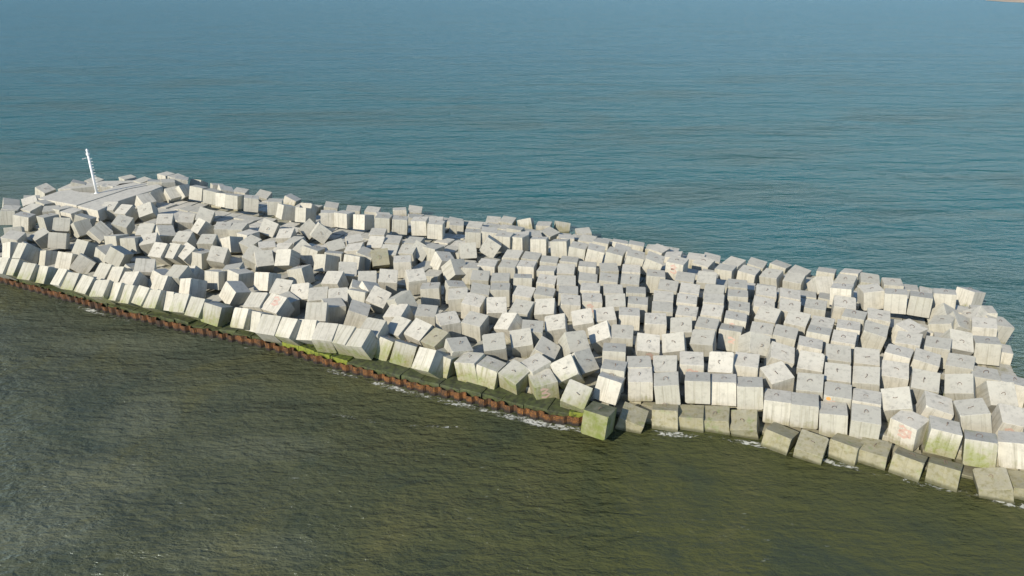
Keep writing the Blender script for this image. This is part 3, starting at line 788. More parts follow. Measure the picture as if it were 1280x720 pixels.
    (-16.12, 69.29, 2.25, -0.069, 0.202, 0.001, 0.977, 0, 0, 420),
    (-14.87, 68.89, 2.28, -0.328, 0.252, -0.123, 0.902, 0, 0, 380),
    (-22.94, 66.65, 1.98, -0.405, 0.033, -0.095, 0.909, 0, 1, 308),
    (-18.84, 63.45, 2.42, -0.023, 0.001, 0.41, 0.912, 0, 1, 109),
    (-17.81, 65.29, 2.09, -0.244, 0.079, -0.026, 0.966, 0, 1, 112),
    (-17.68, 67.39, 2.21, 0.981, 0.183, 0.002, 0.066, 0, 0, 279),
    (-15.63, 67.82, 2.27, 0.138, 0.051, 0.127, 0.981, 0, 1, 289),
    (-13.69, 67.6, 2.18, 0.149, 0.15, -0.323, 0.923, 0, 0, 84),
    (-15.21, 64.2, 2.13, -0.021, 0.191, -0.086, 0.978, 0, 1, 81),
    (-12.59, 59.1, 2.66, 0.115, 0.104, 0.557, 0.816, 0, 1, 156),
    (-29.05, 69.41, 2.16, -0.425, 0.247, -0.114, 0.863, 0, 1, 54),
    (-25.03, 65.16, 2.67, 0.138, 0.033, 0.546, 0.826, 0, 1, 176),
    (-24.41, 63.24, 1.88, 0.265, 0.026, 0.211, 0.941, 0, 1, 329),
    (-22.6, 61.15, 2.15, 0.102, 0.066, 0.414, 0.902, 0, 1, 73),
    (-20.53, 60.46, 2.15, 0.247, 0.054, 0.414, 0.875, 0, 3, 70),
    (-18.74, 60.4, 2.1, 0.163, 0.006, 0.359, 0.919, 0, 1, 142),
    (-16.79, 58.75, 2.4, 0.083, 0.049, 0.522, 0.848, 0, 3, 49),
    (-14.95, 58.27, 2.38, 0.236, 0.078, 0.484, 0.839, 0, 3, 100),
    (-13.32, 57.49, 2.42, 0.24, 0.057, 0.508, 0.825, 0, 3, 35),
    (-47.45, 106.14, 3.03, 0.045, 0.083, 0.085, 0.992, 1, 1, 314),
    (-44.5, 104.02, 3.06, 0.085, 0.082, 0.06, 0.991, 1, 1, 322),
    (-41.96, 102.22, 3.02, 0.229, 0.018, 0.138, 0.964, 1, 1, 373),
    (-40.26, 101.43, 3.06, 0.103, 0.043, 0.083, 0.99, 1, 0, 230),
    (-51.44, 106.22, 2.54, 0.852, -0.349, -0.178, 0.347, 0, 1, 278),
    (-50.22, 106.95, 2.77, 0.783, -0.266, -0.115, 0.55, 3, 1, 348),
    (-53.9, 105.59, 2.31, 0.831, -0.197, -0.133, 0.503, 0, 1, 366),
    (-53.65, 102.05, 2.63, 0.786, -0.426, -0.205, 0.398, 0, 1, 339),
    (-58.77, 112.46, 2.56, 0.295, 0.014, -0.076, 0.952, 3, 0, 334),
    (-56.73, 116.06, 2.6, 0.225, 0.034, -0.007, 0.974, 3, 0, 416),
    (-56.6, 111.42, 2.61, -0.201, 0.064, 0.034, 0.977, 3, 0, 370),
    (-54.53, 111.63, 2.58, -0.228, 0.042, -0.027, 0.972, 3, 0, 388),
    (-54.33, 114.42, 2.61, 0.265, 0.066, -0.017, 0.962, 3, 0, 428),
    (-53.4, 113.67, 2.53, -0.172, 0.129, 0.01, 0.977, 3, 0, 400),
    (-52.11, 116.84, 1.23, 0.114, 0.063, 0.233, 0.964, 2, 0, 409),
    (-48.53, 115.62, 0.91, -0.266, 0.094, 0.05, 0.958, 2, 0, 427),
    (-43.38, 105.78, 2.97, -0.247, 0.186, -0.045, 0.95, 1, 0, 408),
    (-43.35, 111.8, 1, 0.007, 0.092, -0.034, 0.995, 2, 0, 415),
    (-51.14, 97.49, 2.53, 0.91, 0.365, -0.097, 0.168, 0, 0, 172),
    (-46.98, 88.33, 2.43, 0.963, 0.268, 0.024, 0.005, 0, 0, 325),
    (-46.72, 93.03, 2.32, 0.968, 0.223, 0.051, 0.104, 0, 0, 294),
    (-44.53, 94.39, 1.96, 0.975, 0.184, 0.083, 0.096, 0, 0, 237),
    (-42.16, 95.04, 2.62, 0.038, 0.211, -0.436, 0.874, 0, 0, 313),
    (-44.52, 87.81, 2.36, 0.915, 0.209, 0.182, 0.294, 0, 0, 248),
    (-41.14, 85.79, 2.24, 0.038, 0.004, -0.196, 0.98, 0, 0, 239),
    (-40.61, 90.5, 2.4, 0.338, -0.124, -0.378, 0.853, 0, 0, 251),
    (-37.63, 84.54, 2.27, -0.007, 0.003, -0.162, 0.987, 0, 0, 242),
    (-37.77, 89.91, 2.22, -0.066, 0.045, -0.101, 0.992, 0, 0, 291),
    (-35.65, 89.8, 2.12, 0.051, -0.022, -0.087, 0.995, 0, 0, 344),
    (-34.88, 84.76, 2.12, 0.261, -0.111, 0.2, 0.938, 0, 0, 221),
    (-31, 74.87, 2.2, 0.996, -0.02, -0.064, 0.053, 0, 1, 396),
    (-34.65, 79.97, 2.31, 0.029, 0.088, -0.365, 0.926, 0, 0, 102),
    (-36.92, 80.26, 2.03, 0.189, 0.037, 0.062, 0.979, 0, 0, 226),
    (-38.31, 80.53, 2.36, 0.339, -0.016, -0.314, 0.887, 0, 0, 287),
    (-39.84, 80.66, 2.45, 0.899, 0.355, -0.127, -0.223, 0, 0, 220),
    (-41.72, 80.95, 2.44, 0.921, 0.344, -0.076, -0.166, 0, 0, 170),
    (-45.1, 85.19, 2.13, 0.973, 0.206, -0.056, 0.093, 0, 0, 209),
    (-47.15, 84.63, 2.24, 0.994, -0.101, -0.02, -0.035, 0, 1, 234),
    (-49.56, 85.61, 2.2, 0.17, -0.037, 0.091, 0.98, 0, 1, 350),
    (-46.54, 80.02, 2.35, 0.633, -0.275, 0.082, -0.719, 0, 1, 99),
    (-40.69, 74.45, 2.76, -0.173, -0.012, 0.52, 0.836, 0, 1, 204),
    (-36.04, 72.59, 2.73, 0.135, 0.066, 0.55, 0.822, 0, 1, 171),
    (-35.62, 74.5, 1.9, 0.191, -0.045, 0.434, 0.879, 0, 0, 386),
    (-32.41, 73.59, 2.1, 0.19, -0.001, 0.139, 0.972, 0, 1, 150),
    (-40.78, 71.89, 2.27, 0.155, 0.008, 0.461, 0.874, 0, 1, 180),
    (-42.18, 74.86, 2.11, 0.549, -0.239, 0.106, -0.793, 0, 1, 425),
    (-37.23, 71.47, 2.11, 0.234, 0.03, 0.35, 0.906, 0, 1, 161),
    (-38.21, 73.06, 2.14, 0.581, -0.226, 0.068, -0.779, 0, 1, 376),
    (-34.08, 70.92, 2.13, 0.295, -0.048, 0.257, 0.919, 0, 1, 93),
    (-39.59, 69.21, 1.97, 0.268, 0.013, 0.317, 0.91, 0, 3, 238),
    (-37.78, 68.48, 2.03, 0.289, 0.078, 0.348, 0.888, 0, 3, 264),
    (-36.22, 67.7, 2.02, 0.235, 0.013, 0.353, 0.906, 0, 3, 113),
    (-34.65, 67.71, 1.96, 0.278, -0.003, 0.262, 0.924, 0, 3, 378),
    (-33.04, 66.58, 2.09, 0.189, 0.023, 0.352, 0.917, 0, 3, 148),
    (-31.01, 65.58, 2.07, 0.229, 0.052, 0.336, 0.912, 0, 3, 165),
    (-29.36, 65.1, 1.87, 0.592, -0.196, -0.042, -0.781, 0, 3, 47),
    (-25.81, 63.41, 1.97, 0.258, 0.008, 0.307, 0.916, 0, 3, 118),
    (-72.52, 108.92, 2.24, 0.178, 0.218, -0.098, 0.955, 0, 0, 244),
    (-68.22, 110.49, 2.65, -0.18, 0.152, 0.041, 0.971, 3, 0, 269),
    (-66.64, 112.59, 2.51, 0.22, 0.06, -0.097, 0.969, 3, 0, 272),
    (-63.19, 110.06, 2.21, -0.12, 0.077, 0.012, 0.99, 0, 0, 258),
    (-62.03, 114.05, 2.55, 0.338, 0.022, -0.025, 0.94, 3, 0, 298),
    (-72.72, 100.84, 2.28, -0.278, 0.183, -0.067, 0.94, 0, 0, 401),
    (-70.47, 102.23, 2.17, 0.462, 0.083, -0.171, 0.866, 0, 0, 395),
    (-71.4, 103.71, 2.13, -0.267, 0.057, 0.016, 0.962, 0, 0, 431),
    (-67.55, 100.87, 2.21, 0.237, 0.077, 0.041, 0.968, 0, 0, 398),
    (-64.92, 97.88, 2.14, -0.194, 0.028, -0.071, 0.978, 0, 0, 412),
    (-61.31, 96.57, 2.18, 0.175, 0.027, -0.026, 0.984, 0, 0, 357),
    (-63.24, 97.79, 2.2, 0.283, -0.035, 0.01, 0.959, 0, 0, 418),
    (-68, 98.55, 2.14, 0.203, -0, -0.115, 0.972, 0, 0, 341),
    (-70.69, 97.85, 2.25, -0.157, 0.09, -0.017, 0.983, 0, 0, 406),
    (-70.48, 96.8, 2.09, -0.194, 0.039, 0.097, 0.975, 0, 0, 326),
    (-66.9, 94.65, 2.17, -0.045, 0.114, 0.032, 0.992, 0, 0, 168),
    (-63.09, 94, 2.25, 0.28, -0.025, 0.013, 0.96, 0, 0, 270),
    (-59.39, 90.94, 2.48, -0.171, 0.003, 0.375, 0.911, 0, 1, 217),
    (-58.09, 93.61, 2.27, -0.048, 0.169, 0.098, 0.98, 0, 0, 374),
    (-56.88, 90.89, 2.34, 0.889, -0.179, -0.12, 0.405, 0, 1, 208),
    (-53.36, 88.66, 2.54, 0.853, -0.111, -0.308, 0.407, 0, 1, 181),
    (-57.05, 98.8, 2.35, 0.689, 0.125, 0.134, -0.701, 0, 0, 235),
    (-54.2, 97.43, 2.32, 0.13, -0.04, -0.215, 0.967, 0, 0, 271),
    (-51.24, 90.7, 2.78, 0.028, 0.139, -0.217, 0.966, 0, 0, 138),
    (-57.91, 77.13, 2, 0.185, 0.022, 0.366, 0.912, 0, 3, 333),
    (-56.31, 76.74, 2, 0.24, 0.021, 0.347, 0.907, 0, 3, 286),
    (-53.9, 75.48, 2, 0.167, 0.049, 0.345, 0.922, 0, 3, 160),
    (-52.03, 75.19, 1.85, 0.237, 0.021, 0.281, 0.93, 0, 3, 197),
    (-49.08, 73.54, 2, 0.29, 0.05, 0.379, 0.877, 0, 3, 311),
    (-47.52, 72.79, 1.89, 0.199, 0.04, 0.35, 0.915, 0, 3, 223),
    (-45.23, 71.42, 2.01, 0.232, 0.088, 0.37, 0.895, 0, 3, 205),
    (-42.96, 70.15, 2.05, 0.171, 0.002, 0.412, 0.895, 0, 3, 97),
    (-41.03, 69.77, 1.98, 0.318, 0.001, 0.334, 0.887, 0, 3, 277),
    (-58.09, 81.22, 2.35, 0.27, 0.028, 0.347, 0.898, 0, 1, 121),
    (-59.41, 83.05, 1.81, -0.162, 0.306, 0.206, 0.915, 0, 0, 432),
    (-55.56, 81.33, 1.55, 0.322, -0.042, 0.224, 0.919, 0, 0, 254),
    (-51.94, 79.18, 2.07, 0.092, 0.06, 0.244, 0.964, 0, 0, 224),
    (-50.28, 78.97, 1.78, -0.155, 0.321, 0.209, 0.911, 0, 0, 155),
    (-44.94, 74.57, 2.25, 0.22, 0.076, 0.374, 0.898, 0, 1, 292),
    (-43.05, 73.73, 2.18, 0.215, 0.014, 0.377, 0.901, 0, 1, 300),
    (-60.71, 82.82, 2.06, 0.263, -0.063, 0.225, 0.936, 0, 1, 337),
    (-62.74, 86.04, 2.21, 0.707, -0.003, 0.142, -0.693, 0, 0, 245),
    (-60.25, 87.88, 1.84, 0.353, -0.011, -0.21, 0.912, 0, 0, 240),
    (-57.04, 85.91, 2.37, -0.167, 0.067, 0.186, 0.966, 0, 1, 164),
    (-51.77, 82.48, 2.31, 0.173, 0.086, 0.319, 0.928, 0, 1, 200),
    (-48.26, 80.69, 2.2, -0.498, 0.147, -0.15, 0.841, 0, 1, 319),
    (-64.35, 88.62, 2.21, -0.226, -0.027, 0.183, 0.957, 0, 0, 414),
]


def ordinal(n):
    if 10 <= n % 100 <= 20: return f"{n}th"
    return f"{n}{ {1:'st',2:'nd',3:'rd'}.get(n % 10,'th') }"


B = []
for w in DATA:
    c = Vector(w[0:3])
    q = Quaternion(w[3:7]).normalized()
    B.append(dict(c=c, q=q, kind=w[7], fl=w[8], rank=w[9], t=front_t(c), px=to_px(c)))

rows = {}
for b in B:
    if b['kind'] == 0:
        key = (0, int(max(0, b['t'] - 0.2) // 2.2))
    else:
        key = (b['kind'], 0)
    b['key'] = key
    rows.setdefault(key, []).append(b)
for key, L in rows.items():
    L.sort(key=lambda b: b['px'][0])
    for i, b in enumerate(L):
        n = len(L)
        b['where'] = f"{ordinal(i + 1)} from the left" if i < n / 2 else f"{ordinal(n - i)} from the right"

PLACE = {1: "in the crest wall", 2: "behind the crest wall", 3: "around the flat platform"}
rr = random.Random(3)
rest = []
for i, b in enumerate(B):
    if b['rank'] >= 300:
        rest.append(b)
        continue
    fl = b['fl']
    up = b['q'] @ Vector((0, 0, 1))
    o = bpy.data.objects.new("concrete_block", PROTO[i % len(PROTO)])
    col.objects.link(o)
    o.rotation_mode = 'QUATERNION'
    o.rotation_quaternion = b['q']
    o.location = b['c']
    pose = "upright" if up.z > 0.985 else ("slightly leaning" if up.z > 0.93 else ("tilted" if up.z > 0.8 else "steeply tipped"))
    tone = "pale grey"
    algae = 0.0
    if fl & 8: tone, algae = "bright green-stained", 3.0
    elif fl & 4: tone, algae = "olive stained", 2.0
    elif fl & 2: tone, algae = "green-footed", (1.85 if b['c'].z < 1.0 else 1.0)
    elif fl & 16: tone = "red-marked"
    o["algae"] = algae
    if b['kind'] == 0: place = f"in {ordinal(b['key'][1] + 1)} row above waterline"
    else: place = PLACE[b['kind']]
    tag(o, f"{pose} {tone} concrete cube, {b['where']} {place}", "concrete block", "concrete cubes piled up as a breakwater")
    # side facing the drone
    tocam = (Vector((0, 0, CAM_H)) - b['c']).normalized()
    ys = -1 if (b['q'] @ Vector((0, -1, 0))).dot(tocam) > (b['q'] @ Vector((0, 1, 0))).dot(tocam) else 1
    if not fl & 1 and b['kind'] != 3 and rr.random() > 0.1:
        lp = bpy.data.objects.new("lifting_loop", LOOPS[rr.randrange(3)])
        col.objects.link(lp)
        lp.parent = o
        lp.scale = (rr.uniform(.75, 1.1), 1, rr.uniform(.6, 1.1))
        lp.location = (rr.uniform(-.12, .12), rr.uniform(-.15, .15), 0.985)
        lp.rotation_euler = (rr.uniform(-.2, .2), 0, rr.choice((0, 0.3, -0.4, 1.4, 1.2)) + rr.uniform(-.2, .2))
    if fl & 16:
        pm = bpy.data.objects.new("paint_mark", PINKS[rr.randrange(4)])
        col.objects.link(pm); pm.parent = o
        pm.location = (rr.uniform(-.2, .35), ys * 0.993, rr.uniform(-.1, .35))
        if ys > 0: pm.rotation_euler = (0, 0, math.pi)
        pm.scale = (1.25, 1, 1.25)
    if fl & 32:
        pm = bpy.data.objects.new("paint_mark", BLOB)
        col.objects.link(pm); pm.parent = o
        pm["label"] = "round orange spot of spray paint"
        pm.location = (-0.62 if ys < 0 else 0.62, ys * 0.993, 0.72)
        if ys > 0: pm.rotation_euler = (0, 0, math.pi)

# ------------------------------------------------------------------ the rest of the heap, lower and outer cubes
REAR = [(-60, 281), (0, 264), (47, 248), (90, 236), (150, 227), (235, 231), (350, 245), (450, 257), (520, 264), (600, 270), (700, 283),
        (800, 300), (900, 317), (1000, 335), (1100, 347), (1180, 354), (1225, 372), (1250, 398), (1256, 420), (1236, 470), (1420, 478)]


def rear_y(x):
    for (x0, y0), (x1, y1) in zip(REAR[:-1], REAR[1:]):
        if x0 <= x <= x1: return y0 + (y1 - y0) * (x - x0) / (x1 - x0)
    return REAR[0][1] if x < REAR[0][0] else REAR[-1][1]


fill = []
O = FRONT[1].copy()
for i in range(-6, 62):
    for j in range(-3, 24):
        p = O + AX * (i * 2.06) + NX * (j * 2.06)
        t = front_t(p)
        if t < (2.2 if to_px(p)[0] > 775 else 3.4): continue
        x, y = to_px((p.x, p.y, 1.0))
        if x < -90 or x > 1400: continue
        if y < rear_y(x) + 7: continue
        outside = x > 1295 or x < -15
        near = min((Vector((b['c'].x - p.x, b['c'].y - p.y)).length for b in B))
        top = 0.95 - max(0, t - 27) * 0.03
        if t < 4.3 and x > 775: top = 0.3
        if near > 1.75 and not outside: top = 1.95 if 19 < t < 31 else 1.2
        fill.append((p.x + rr.uniform(-.08, .08), p.y + rr.uniform(-.08, .08), top - 0.99 + rr.uniform(-.12, .12), rr.uniform(-.08, .08) - 0.405, rr.uniform(-.06, .06), rr.uniform(-.06, .06)))
        if outside and t > 3:
            fill.append((p.x, p.y, 2.0 + rr.uniform(-.15, .25), rr.uniform(-.15, .15) - 0.405, rr.uniform(-.1, .1), rr.uniform(-.1, .1)))
fb = bmesh.new()


def add_block(m):
    tmp = block_bm(rr.randrange(60), True)
    bmesh.ops.transform(tmp, matrix=m, verts=tmp.verts)
    me = bpy.data.meshes.new("t")
    tmp.to_mesh(me); tmp.free()
    fb.from_mesh(me)
    bpy.data.meshes.remove(me)


for (x, y, z, rz, rx, ry) in fill:
    add_block(Matrix.Translation((x, y, z)) @ Matrix.Rotation(rz, 4, 'Z') @ Matrix.Rotation(rx, 4, 'X') @ Matrix.Rotation(ry, 4, 'Y'))
for b in rest:
    add_block(Matrix.Translation(b['c']) @ b['q'].to_matrix().to_4x4())
f_ = mesh_obj("concrete_block_heap", fb, M_CON)
f_["algae"] = 0.0
tag(f_, "half hidden and distant grey concrete cubes filling the gaps and the far side of the breakwater", "concrete blocks", kind="stuff")

# ------------------------------------------------------------------ weed covered footing blocks behind the sheet piling
def along(line, step, x_end):
    """points every `step` metres along the line until photo column x_end"""
    out = []
    carry = 0.0
    for a, b in zip(line[:-1], line[1:]):
        L = (b - a).length
        d = (b - a) / L
        s = carry
        while s < L:
            p = a + d * s
            if to_px(p)[0] > x_end: return out
            out.append((p, d))
            s += step
        carry = s - L
    return out


foot = along(FRONT, 1.93, 752)
foot = [(p, d) for p, d in foot if to_px(p)[0] > -35]
nfoot = len(foot)
fmesh = []
for k in range(4):
    b_ = block_bm(300 + k)
    me = bpy.data.meshes.new("footing_block"); b_.to_mesh(me); b_.free(); me.materials.append(M_WEED); fmesh.append(me)
for i, (p, d) in enumerate(foot):
    n = Vector((-d.y, d.x, 0))
    c = p + n * (0.50 + 0.97 + rr.uniform(-.05, .08))
    o = bpy.data.objects.new("footing_block", fmesh[i % 4])
    col.objects.link(o)
    px = to_px(p)[0]
    bright = 352 < px < 432 or 715 < px < 752
    z = 0.84 + rr.uniform(-.10, .10) + (0.2 if bright else 0)
    o.location = (c.x, c.y, z - 0.98)
    o.rotation_euler = (rr.uniform(-.07, .07), rr.uniform(-.06, .06), math.atan2(d.y, d.x) + rr.uniform(-.08, .08))
    o["algae"] = 3.0 if bright else 0.0
    look = "bright green algae edged" if bright else "dark weed covered"
    wh = f"{ordinal(i + 1)} from the left" if i < nfoot / 2 else f"{ordinal(nfoot - i)} from the right"
    tag(o, f"{look} footing cube behind the rusty piling, {wh}", "footing block", "weed covered footing blocks along the sheet piling")

# ------------------------------------------------------------------ sheet piling
bm = bmesh.new()
prof = []
pans = along(FRONT, 1.15, 757)
for i, (p, d) in enumerate(pans):
    n = Vector((-d.y, d.x, 0))
    w = 1.15
    dep = rr.uniform(0.18, 0.34)
    n = n * 1.0
    p = p + n * rr.uniform(-.05, .05)
    for (s, o_) in ((0.0, 0.0), (0.46, 0.0), (0.66, dep), (0.92, dep)):
        prof.append((p + d * s * w / 1.15 + n * (o_ + 0.02), i, n))
hts = [0.76 + rr.uniform(-.11, .09) for _ in pans]
for a, b in zip(prof[:-1], prof[1:]):
    h = hts[a[1]]
    th = a[2] * 0.07
    q = [a[0], b[0], b[0] + th, a[0] + th]
    lo = [bm.verts.new((v.x, v.y, -1.2)) for v in q]
    hi = [bm.verts.new((v.x, v.y, h)) for v in q]
    bm.faces.new(hi)
    for k in range(4):
        bm.faces.new((lo[k], lo[(k + 1) % 4], hi[(k + 1) % 4], hi[k]))
bmesh.ops.recalc_face_normals(bm, faces=bm.faces)
sp = mesh_obj("sheet_piling", bm, M_RUST)
tag(sp, "low corrugated rusty orange-brown steel sheet piling along the near waterline", "sheet piling")

# ------------------------------------------------------------------ head platform
ZP = 3.25
SLABS = [("long narrow pale concrete slab at the front of the platform", [(96.5, 257.3), (122, 263.5), (150, 250.5), (170, 244), (190, 238), (203, 232.8), (196.5, 229.5), (160, 236.6)]),
         ("broad flat concrete slab left of the white mast", [(47, 248), (72, 252), (95.5, 256.6), (159, 235.9), (195.5, 228.8), (180, 226.4), (150, 229.5), (141, 234.3), (121.5, 241.2), (100, 240), (88, 237), (73, 239)]),
         ("far flat concrete slab behind the white mast by the open sea", [(72, 236.2), (87, 229.5), (108, 227), (128, 226.2), (170, 225.2), (178, 225.8), (141, 233.2), (125.5, 231.7), (88, 235.8)])]
for lab, poly in SLABS:
    bm = bmesh.new()
    pw = [at(x, y, ZP) for x, y in poly]
    hi = [bm.verts.new((v.x, v.y, ZP)) for v in pw]
    lo = [bm.verts.new((v.x, v.y, ZP - 1.6)) for v in pw]
    n = len(pw)
    top = bm.faces.new(hi)
    bm.faces.new(lo[::-1])
    for k in range(n):
        bm.faces.new((lo[k], lo[(k + 1) % n], hi[(k + 1) % n], hi[k]))
    bmesh.ops.recalc_face_normals(bm, faces=bm.faces)
    bmesh.ops.bevel(bm, geom=[e for e in bm.edges if abs(e.verts[0].co.z - e.verts[1].co.z) < 0.01 and e.verts[0].co.z > ZP - 0.1],
                    offset=0.03, segments=1, affect='EDGES')
    uv = bm.loops.layers.uv.new("UVMap")
    for f in bm.faces:
        for l in f.loops:
            if abs(f.normal.z) > 0.5:
                l[uv].uv = (0.3 + (l.vert.co.x % 1000) * 0.0, 0.5)
                l[uv].uv = (0.5 + l.vert.co.x * 0.004, l.vert.co.y * 0.4)
            else:
                l[uv].uv = (2.2 + l.vert.co.x * 0.0005, l.vert.co.z * 0.5)
    o = mesh_obj("platform_slab", bm, M_CON)
    o["slab"] = 1.0
    o["algae"] = 0.0
    tag(o, lab, "concrete slab", "flat slabs of the breakwater head")

# ------------------------------------------------------------------ white mast
pb = at(121, 241.5, ZP)
hgt = 6.0
for _ in range(40):
    e = to_px(pb + Vector((0, 0, hgt)))[1] - 186.0
    hgt += e * 0.08
mast = empty("beacon_mast", pb)
tag(mast, "slim white mast with climbing rungs and a small lantern at the breakwater head", "beacon mast")
bm = bmesh.new()
tube(bm, [(0, 0, -0.3), (0, 0, hgt * 0.86)], 0.19, 0.15, 12)
tube(bm, [(0, 0, 0.0), (0, 0, 0.06)], 0.34, 0.34, 14)
mesh_obj("pole", bm, M_WHITE, mast, True)
bm = bmesh.new()
tube(bm, [(0, 0, hgt * .86), (0, 0, hgt * .90)], 0.24, 0.24, 14)
tube(bm, [(0, 0, hgt * .90), (0, 0, hgt * .955)], 0.13, 0.13, 12)
tube(bm, [(0, 0, hgt * .955), (0, 0, hgt * .985), (0, 0, hgt)], 0.19, 0.05, 12)
mesh_obj("lantern", bm, M_WHITE, mast)
bm = bmesh.new()
tube(bm, [(0, 0, hgt * .80), (-0.35, -0.1, hgt * .80), (-0.7, -0.2, hgt * .785)], 0.035, 0.035, 6)
box(bm, (-0.75, -0.2, hgt * .785), (0.2, 0.16, 0.12))
mesh_obj("bracket", bm, M_GREY, mast)
bm = bmesh.new()
tube(bm, [(-0.25, 0, hgt * .86), (-0.38, 0, hgt * .93), (-0.1, 0, hgt * .93)], 0.025, n=5)
mesh_obj("aerial", bm, M_GREY, mast)
bm = bmesh.new()
tube(bm, [(-0.0, 0, 0), (0.2, 0, 0), (0.42, 0, 0)], 0.028, n=5)
rung = mesh_obj("rung", bm, M_WHITE, mast)
rung.location = (0.05, 0, 0.6)
k = 1
while 0.6 + 0.42 * k < hgt * 0.8:
    r_ = rung.copy(); col.objects.link(r_); r_.parent = mast
    r_.location = (0.05, 0, 0.6 + 0.42 * k)
    k += 1


# ------------------------------------------------------------------ foam
def foam_mat():
    m = bpy.data.materials.new("sea_foam")
    t = NT(m)
    pos = t.n('ShaderNodeNewGeometry').outputs['Position']
    uv = t.n('ShaderNodeUVMap', uv_map='UVMap').outputs[0]
    s = t.n('ShaderNodeSeparateXYZ'); t.nt.links.new(uv, s.inputs[0])
    v = t.math('ABSOLUTE', t.math('MULTIPLY_ADD', s.outputs[1], 2.0, -1.0))
    edge = t.ramp(v, 0.15, 1.0, 1.0, 0.0)
    n1 = t.noise(t.mapping(pos, (1.0, 1.6, 1)), 1.9, 6, 0.72, 0.8)
    n2 = t.noise(pos, 0.28, 3, 0.5)
    a = t.math('ADD', t.math('MULTIPLY', n1, 1.0), t.math('MULTIPLY', n2, 0.6))
    a = t.math('ADD', a, t.math('MULTIPLY', edge, 0.42))
    a = t.math('ADD', a, t.math('MULTIPLY', s.outputs[0], 0.2))
    a = t.ramp(a, 1.43, 1.62, 0.0, 0.8)
    d = t.n('ShaderNodeBsdfDiffuse', ins={'Color': (0.62, 0.64, 0.58, 1)})
    tr = t.n('ShaderNodeBsdfTransparent')
    mx = t.n('ShaderNodeMixShader')
    t.nt.links.new(a, mx.inputs[0]); t.nt.links.new(tr.outputs[0], mx.inputs[1]); t.nt.links.new(d.outputs[0], mx.inputs[2])
    out = t.n('ShaderNodeOutputMaterial')
    t.nt.links.new(mx.outputs[0], out.inputs[0])
    return m


def ribbon(bm, line, z):
    """line: (point, half width, density 0..1)"""
    uv = bm.loops.layers.uv.get("UVMap") or bm.loops.layers.uv.new("UVMap")
    prev = None
    for i, (p, w, k) in enumerate(line):
        a = line[max(0, i - 1)][0]; b = line[min(len(line) - 1, i + 1)][0]
        d = (b - a).normalized()
        n = Vector((-d.y, d.x, 0))
        q = (bm.verts.new((p.x - n.x * w, p.y - n.y * w, z)), bm.verts.new((p.x + n.x * w, p.y + n.y * w, z)), k)
        if prev:
            f = bm.faces.new((prev[0], q[0], q[1], prev[1]))
            for l, c in zip(f.loops, ((prev[2], 0), (q[2], 0), (q[2], 1), (prev[2], 1))): l[uv].uv = c
        prev = q


bm = bmesh.new()
line = []
for (p, d) in along(FRONT, 2.0, 772):
    n = Vector((-d.y, d.x, 0))
    px = to_px(p)[0]
    k = 0.3
    for x0, x1, kk in ((60, 190, .8), (240, 330, .5), (360, 480, .9), (480, 760, 1.35)):
        if x0 < px < x1: k = kk
    line.append((p - n * 0.35, 0.62 + 0.25 * k, k))
ribbon(bm, line, 0.006)
ribbon(bm, [(at(x, y, 0), w, k) for x, y, w, k in ((395, 511, .3, .4), (420, 519, .5, .8), (450, 524, .5, .6), (500, 532, .5, .6), (535, 533, .5, .9), (572, 534, .4, .8), (590, 536, .3, .3))], 0.007)
ribbon(bm, [(at(x, y, 0), w, k) for x, y, w, k in ((770, 535, .7, .9), (830, 541, .9, 1.2), (880, 546, .7, .9), (940, 554, .8, 1.2), (1010, 571, .7, .9), (1100, 593, .8, 1.2), (1180, 611, .8, 1.1), (1300, 638, .8, 1.1))], 0.008)
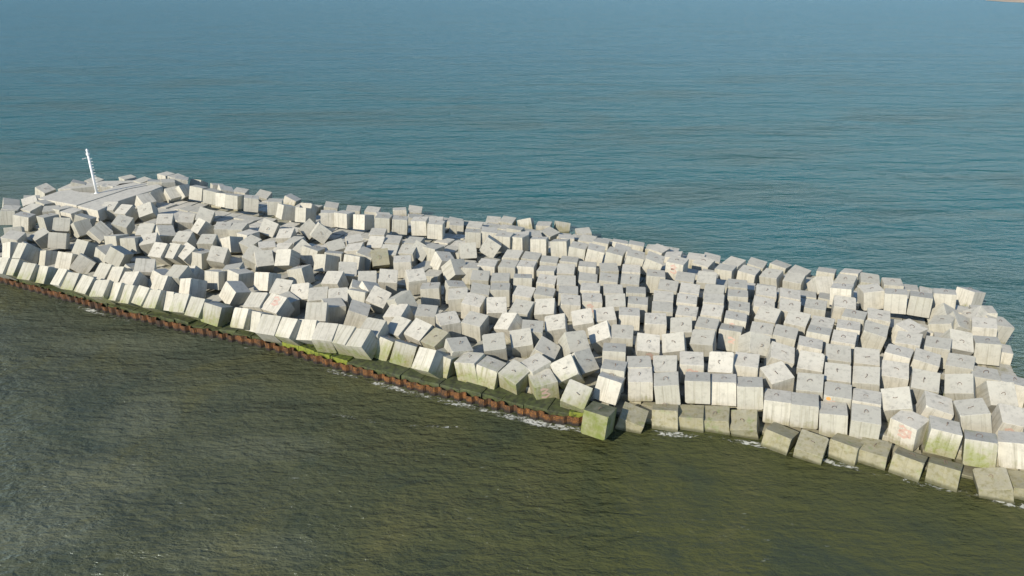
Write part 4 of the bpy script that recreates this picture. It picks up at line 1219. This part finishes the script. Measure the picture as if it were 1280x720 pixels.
ribbon(bm, [(at(x, y, 0), w, k) for x, y, w, k in ((970, 11, 6, .2), (945, 14, 5, .6), (931, 23, 4, .7), (934, 33, 3, .6), (942, 42, 3, .5), (951, 50, 2, .1))], 0.02)
ribbon(bm, [(at(x, y, 0), w, k) for x, y, w, k in ((225, 36, 5, .1), (270, 39, 5, .6), (320, 38, 6, .8), (370, 40, 5, .6), (400, 42, 4, .1))], 0.02)
ribbon(bm, [(at(x, y, 0), w, k) for x, y, w, k in ((360, 14, 8, .1), (420, 16, 8, .6), (480, 15, 8, .5), (540, 19, 6, .1))], 0.02)
fo = mesh_obj("sea_foam", bm, foam_mat())
tag(fo, "thin broken white foam along the rusty piling and in streaks on the sea", "sea foam", kind="stuff")

# ------------------------------------------------------------------ light
EL, AZ = math.radians(30), math.radians(40)      # sun low behind the camera, to the left
sun_dir = Vector((-math.sin(AZ) * math.cos(EL), -math.cos(AZ) * math.cos(EL), math.sin(EL)))
sl = bpy.data.lights.new("sun", 'SUN')
sl.energy = SUN_E
sl.angle = math.radians(0.5)
sl.color = (1.0, 0.895, 0.75)
so = bpy.data.objects.new("sun", sl)
so.rotation_mode = 'QUATERNION'
so.rotation_quaternion = sun_dir.to_track_quat('Z', 'Y')
so.location = (0, -50, 80)
col.objects.link(so)

world = bpy.data.worlds.new("World")
sc.world = world
world.use_nodes = True
wn = world.node_tree
wn.nodes.clear()
sky = wn.nodes.new('ShaderNodeTexSky')
sky.sky_type = 'NISHITA'
sky.sun_disc = False
sky.sun_elevation = EL
sky.sun_rotation = math.atan2(sun_dir.x, sun_dir.y) % (2 * math.pi)
sky.air_density = 0.8
sky.dust_density = 0.1
sky.ozone_density = 1.5
bg = wn.nodes.new('ShaderNodeBackground')
bg.inputs[1].default_value = SKY_E
wo = wn.nodes.new('ShaderNodeOutputWorld')
wn.links.new(sky.outputs[0], bg.inputs[0])
wn.links.new(bg.outputs[0], wo.inputs[0])

sc.view_settings.view_transform = 'Standard'
sc.view_settings.look = 'None'
sc.view_settings.exposure = EXPO
sc.view_settings.gamma = 1.0
sc.view_settings.use_curve_mapping = False
sc.render.engine = 'CYCLES'
sc.render.resolution_x = 1024
sc.render.resolution_y = 576
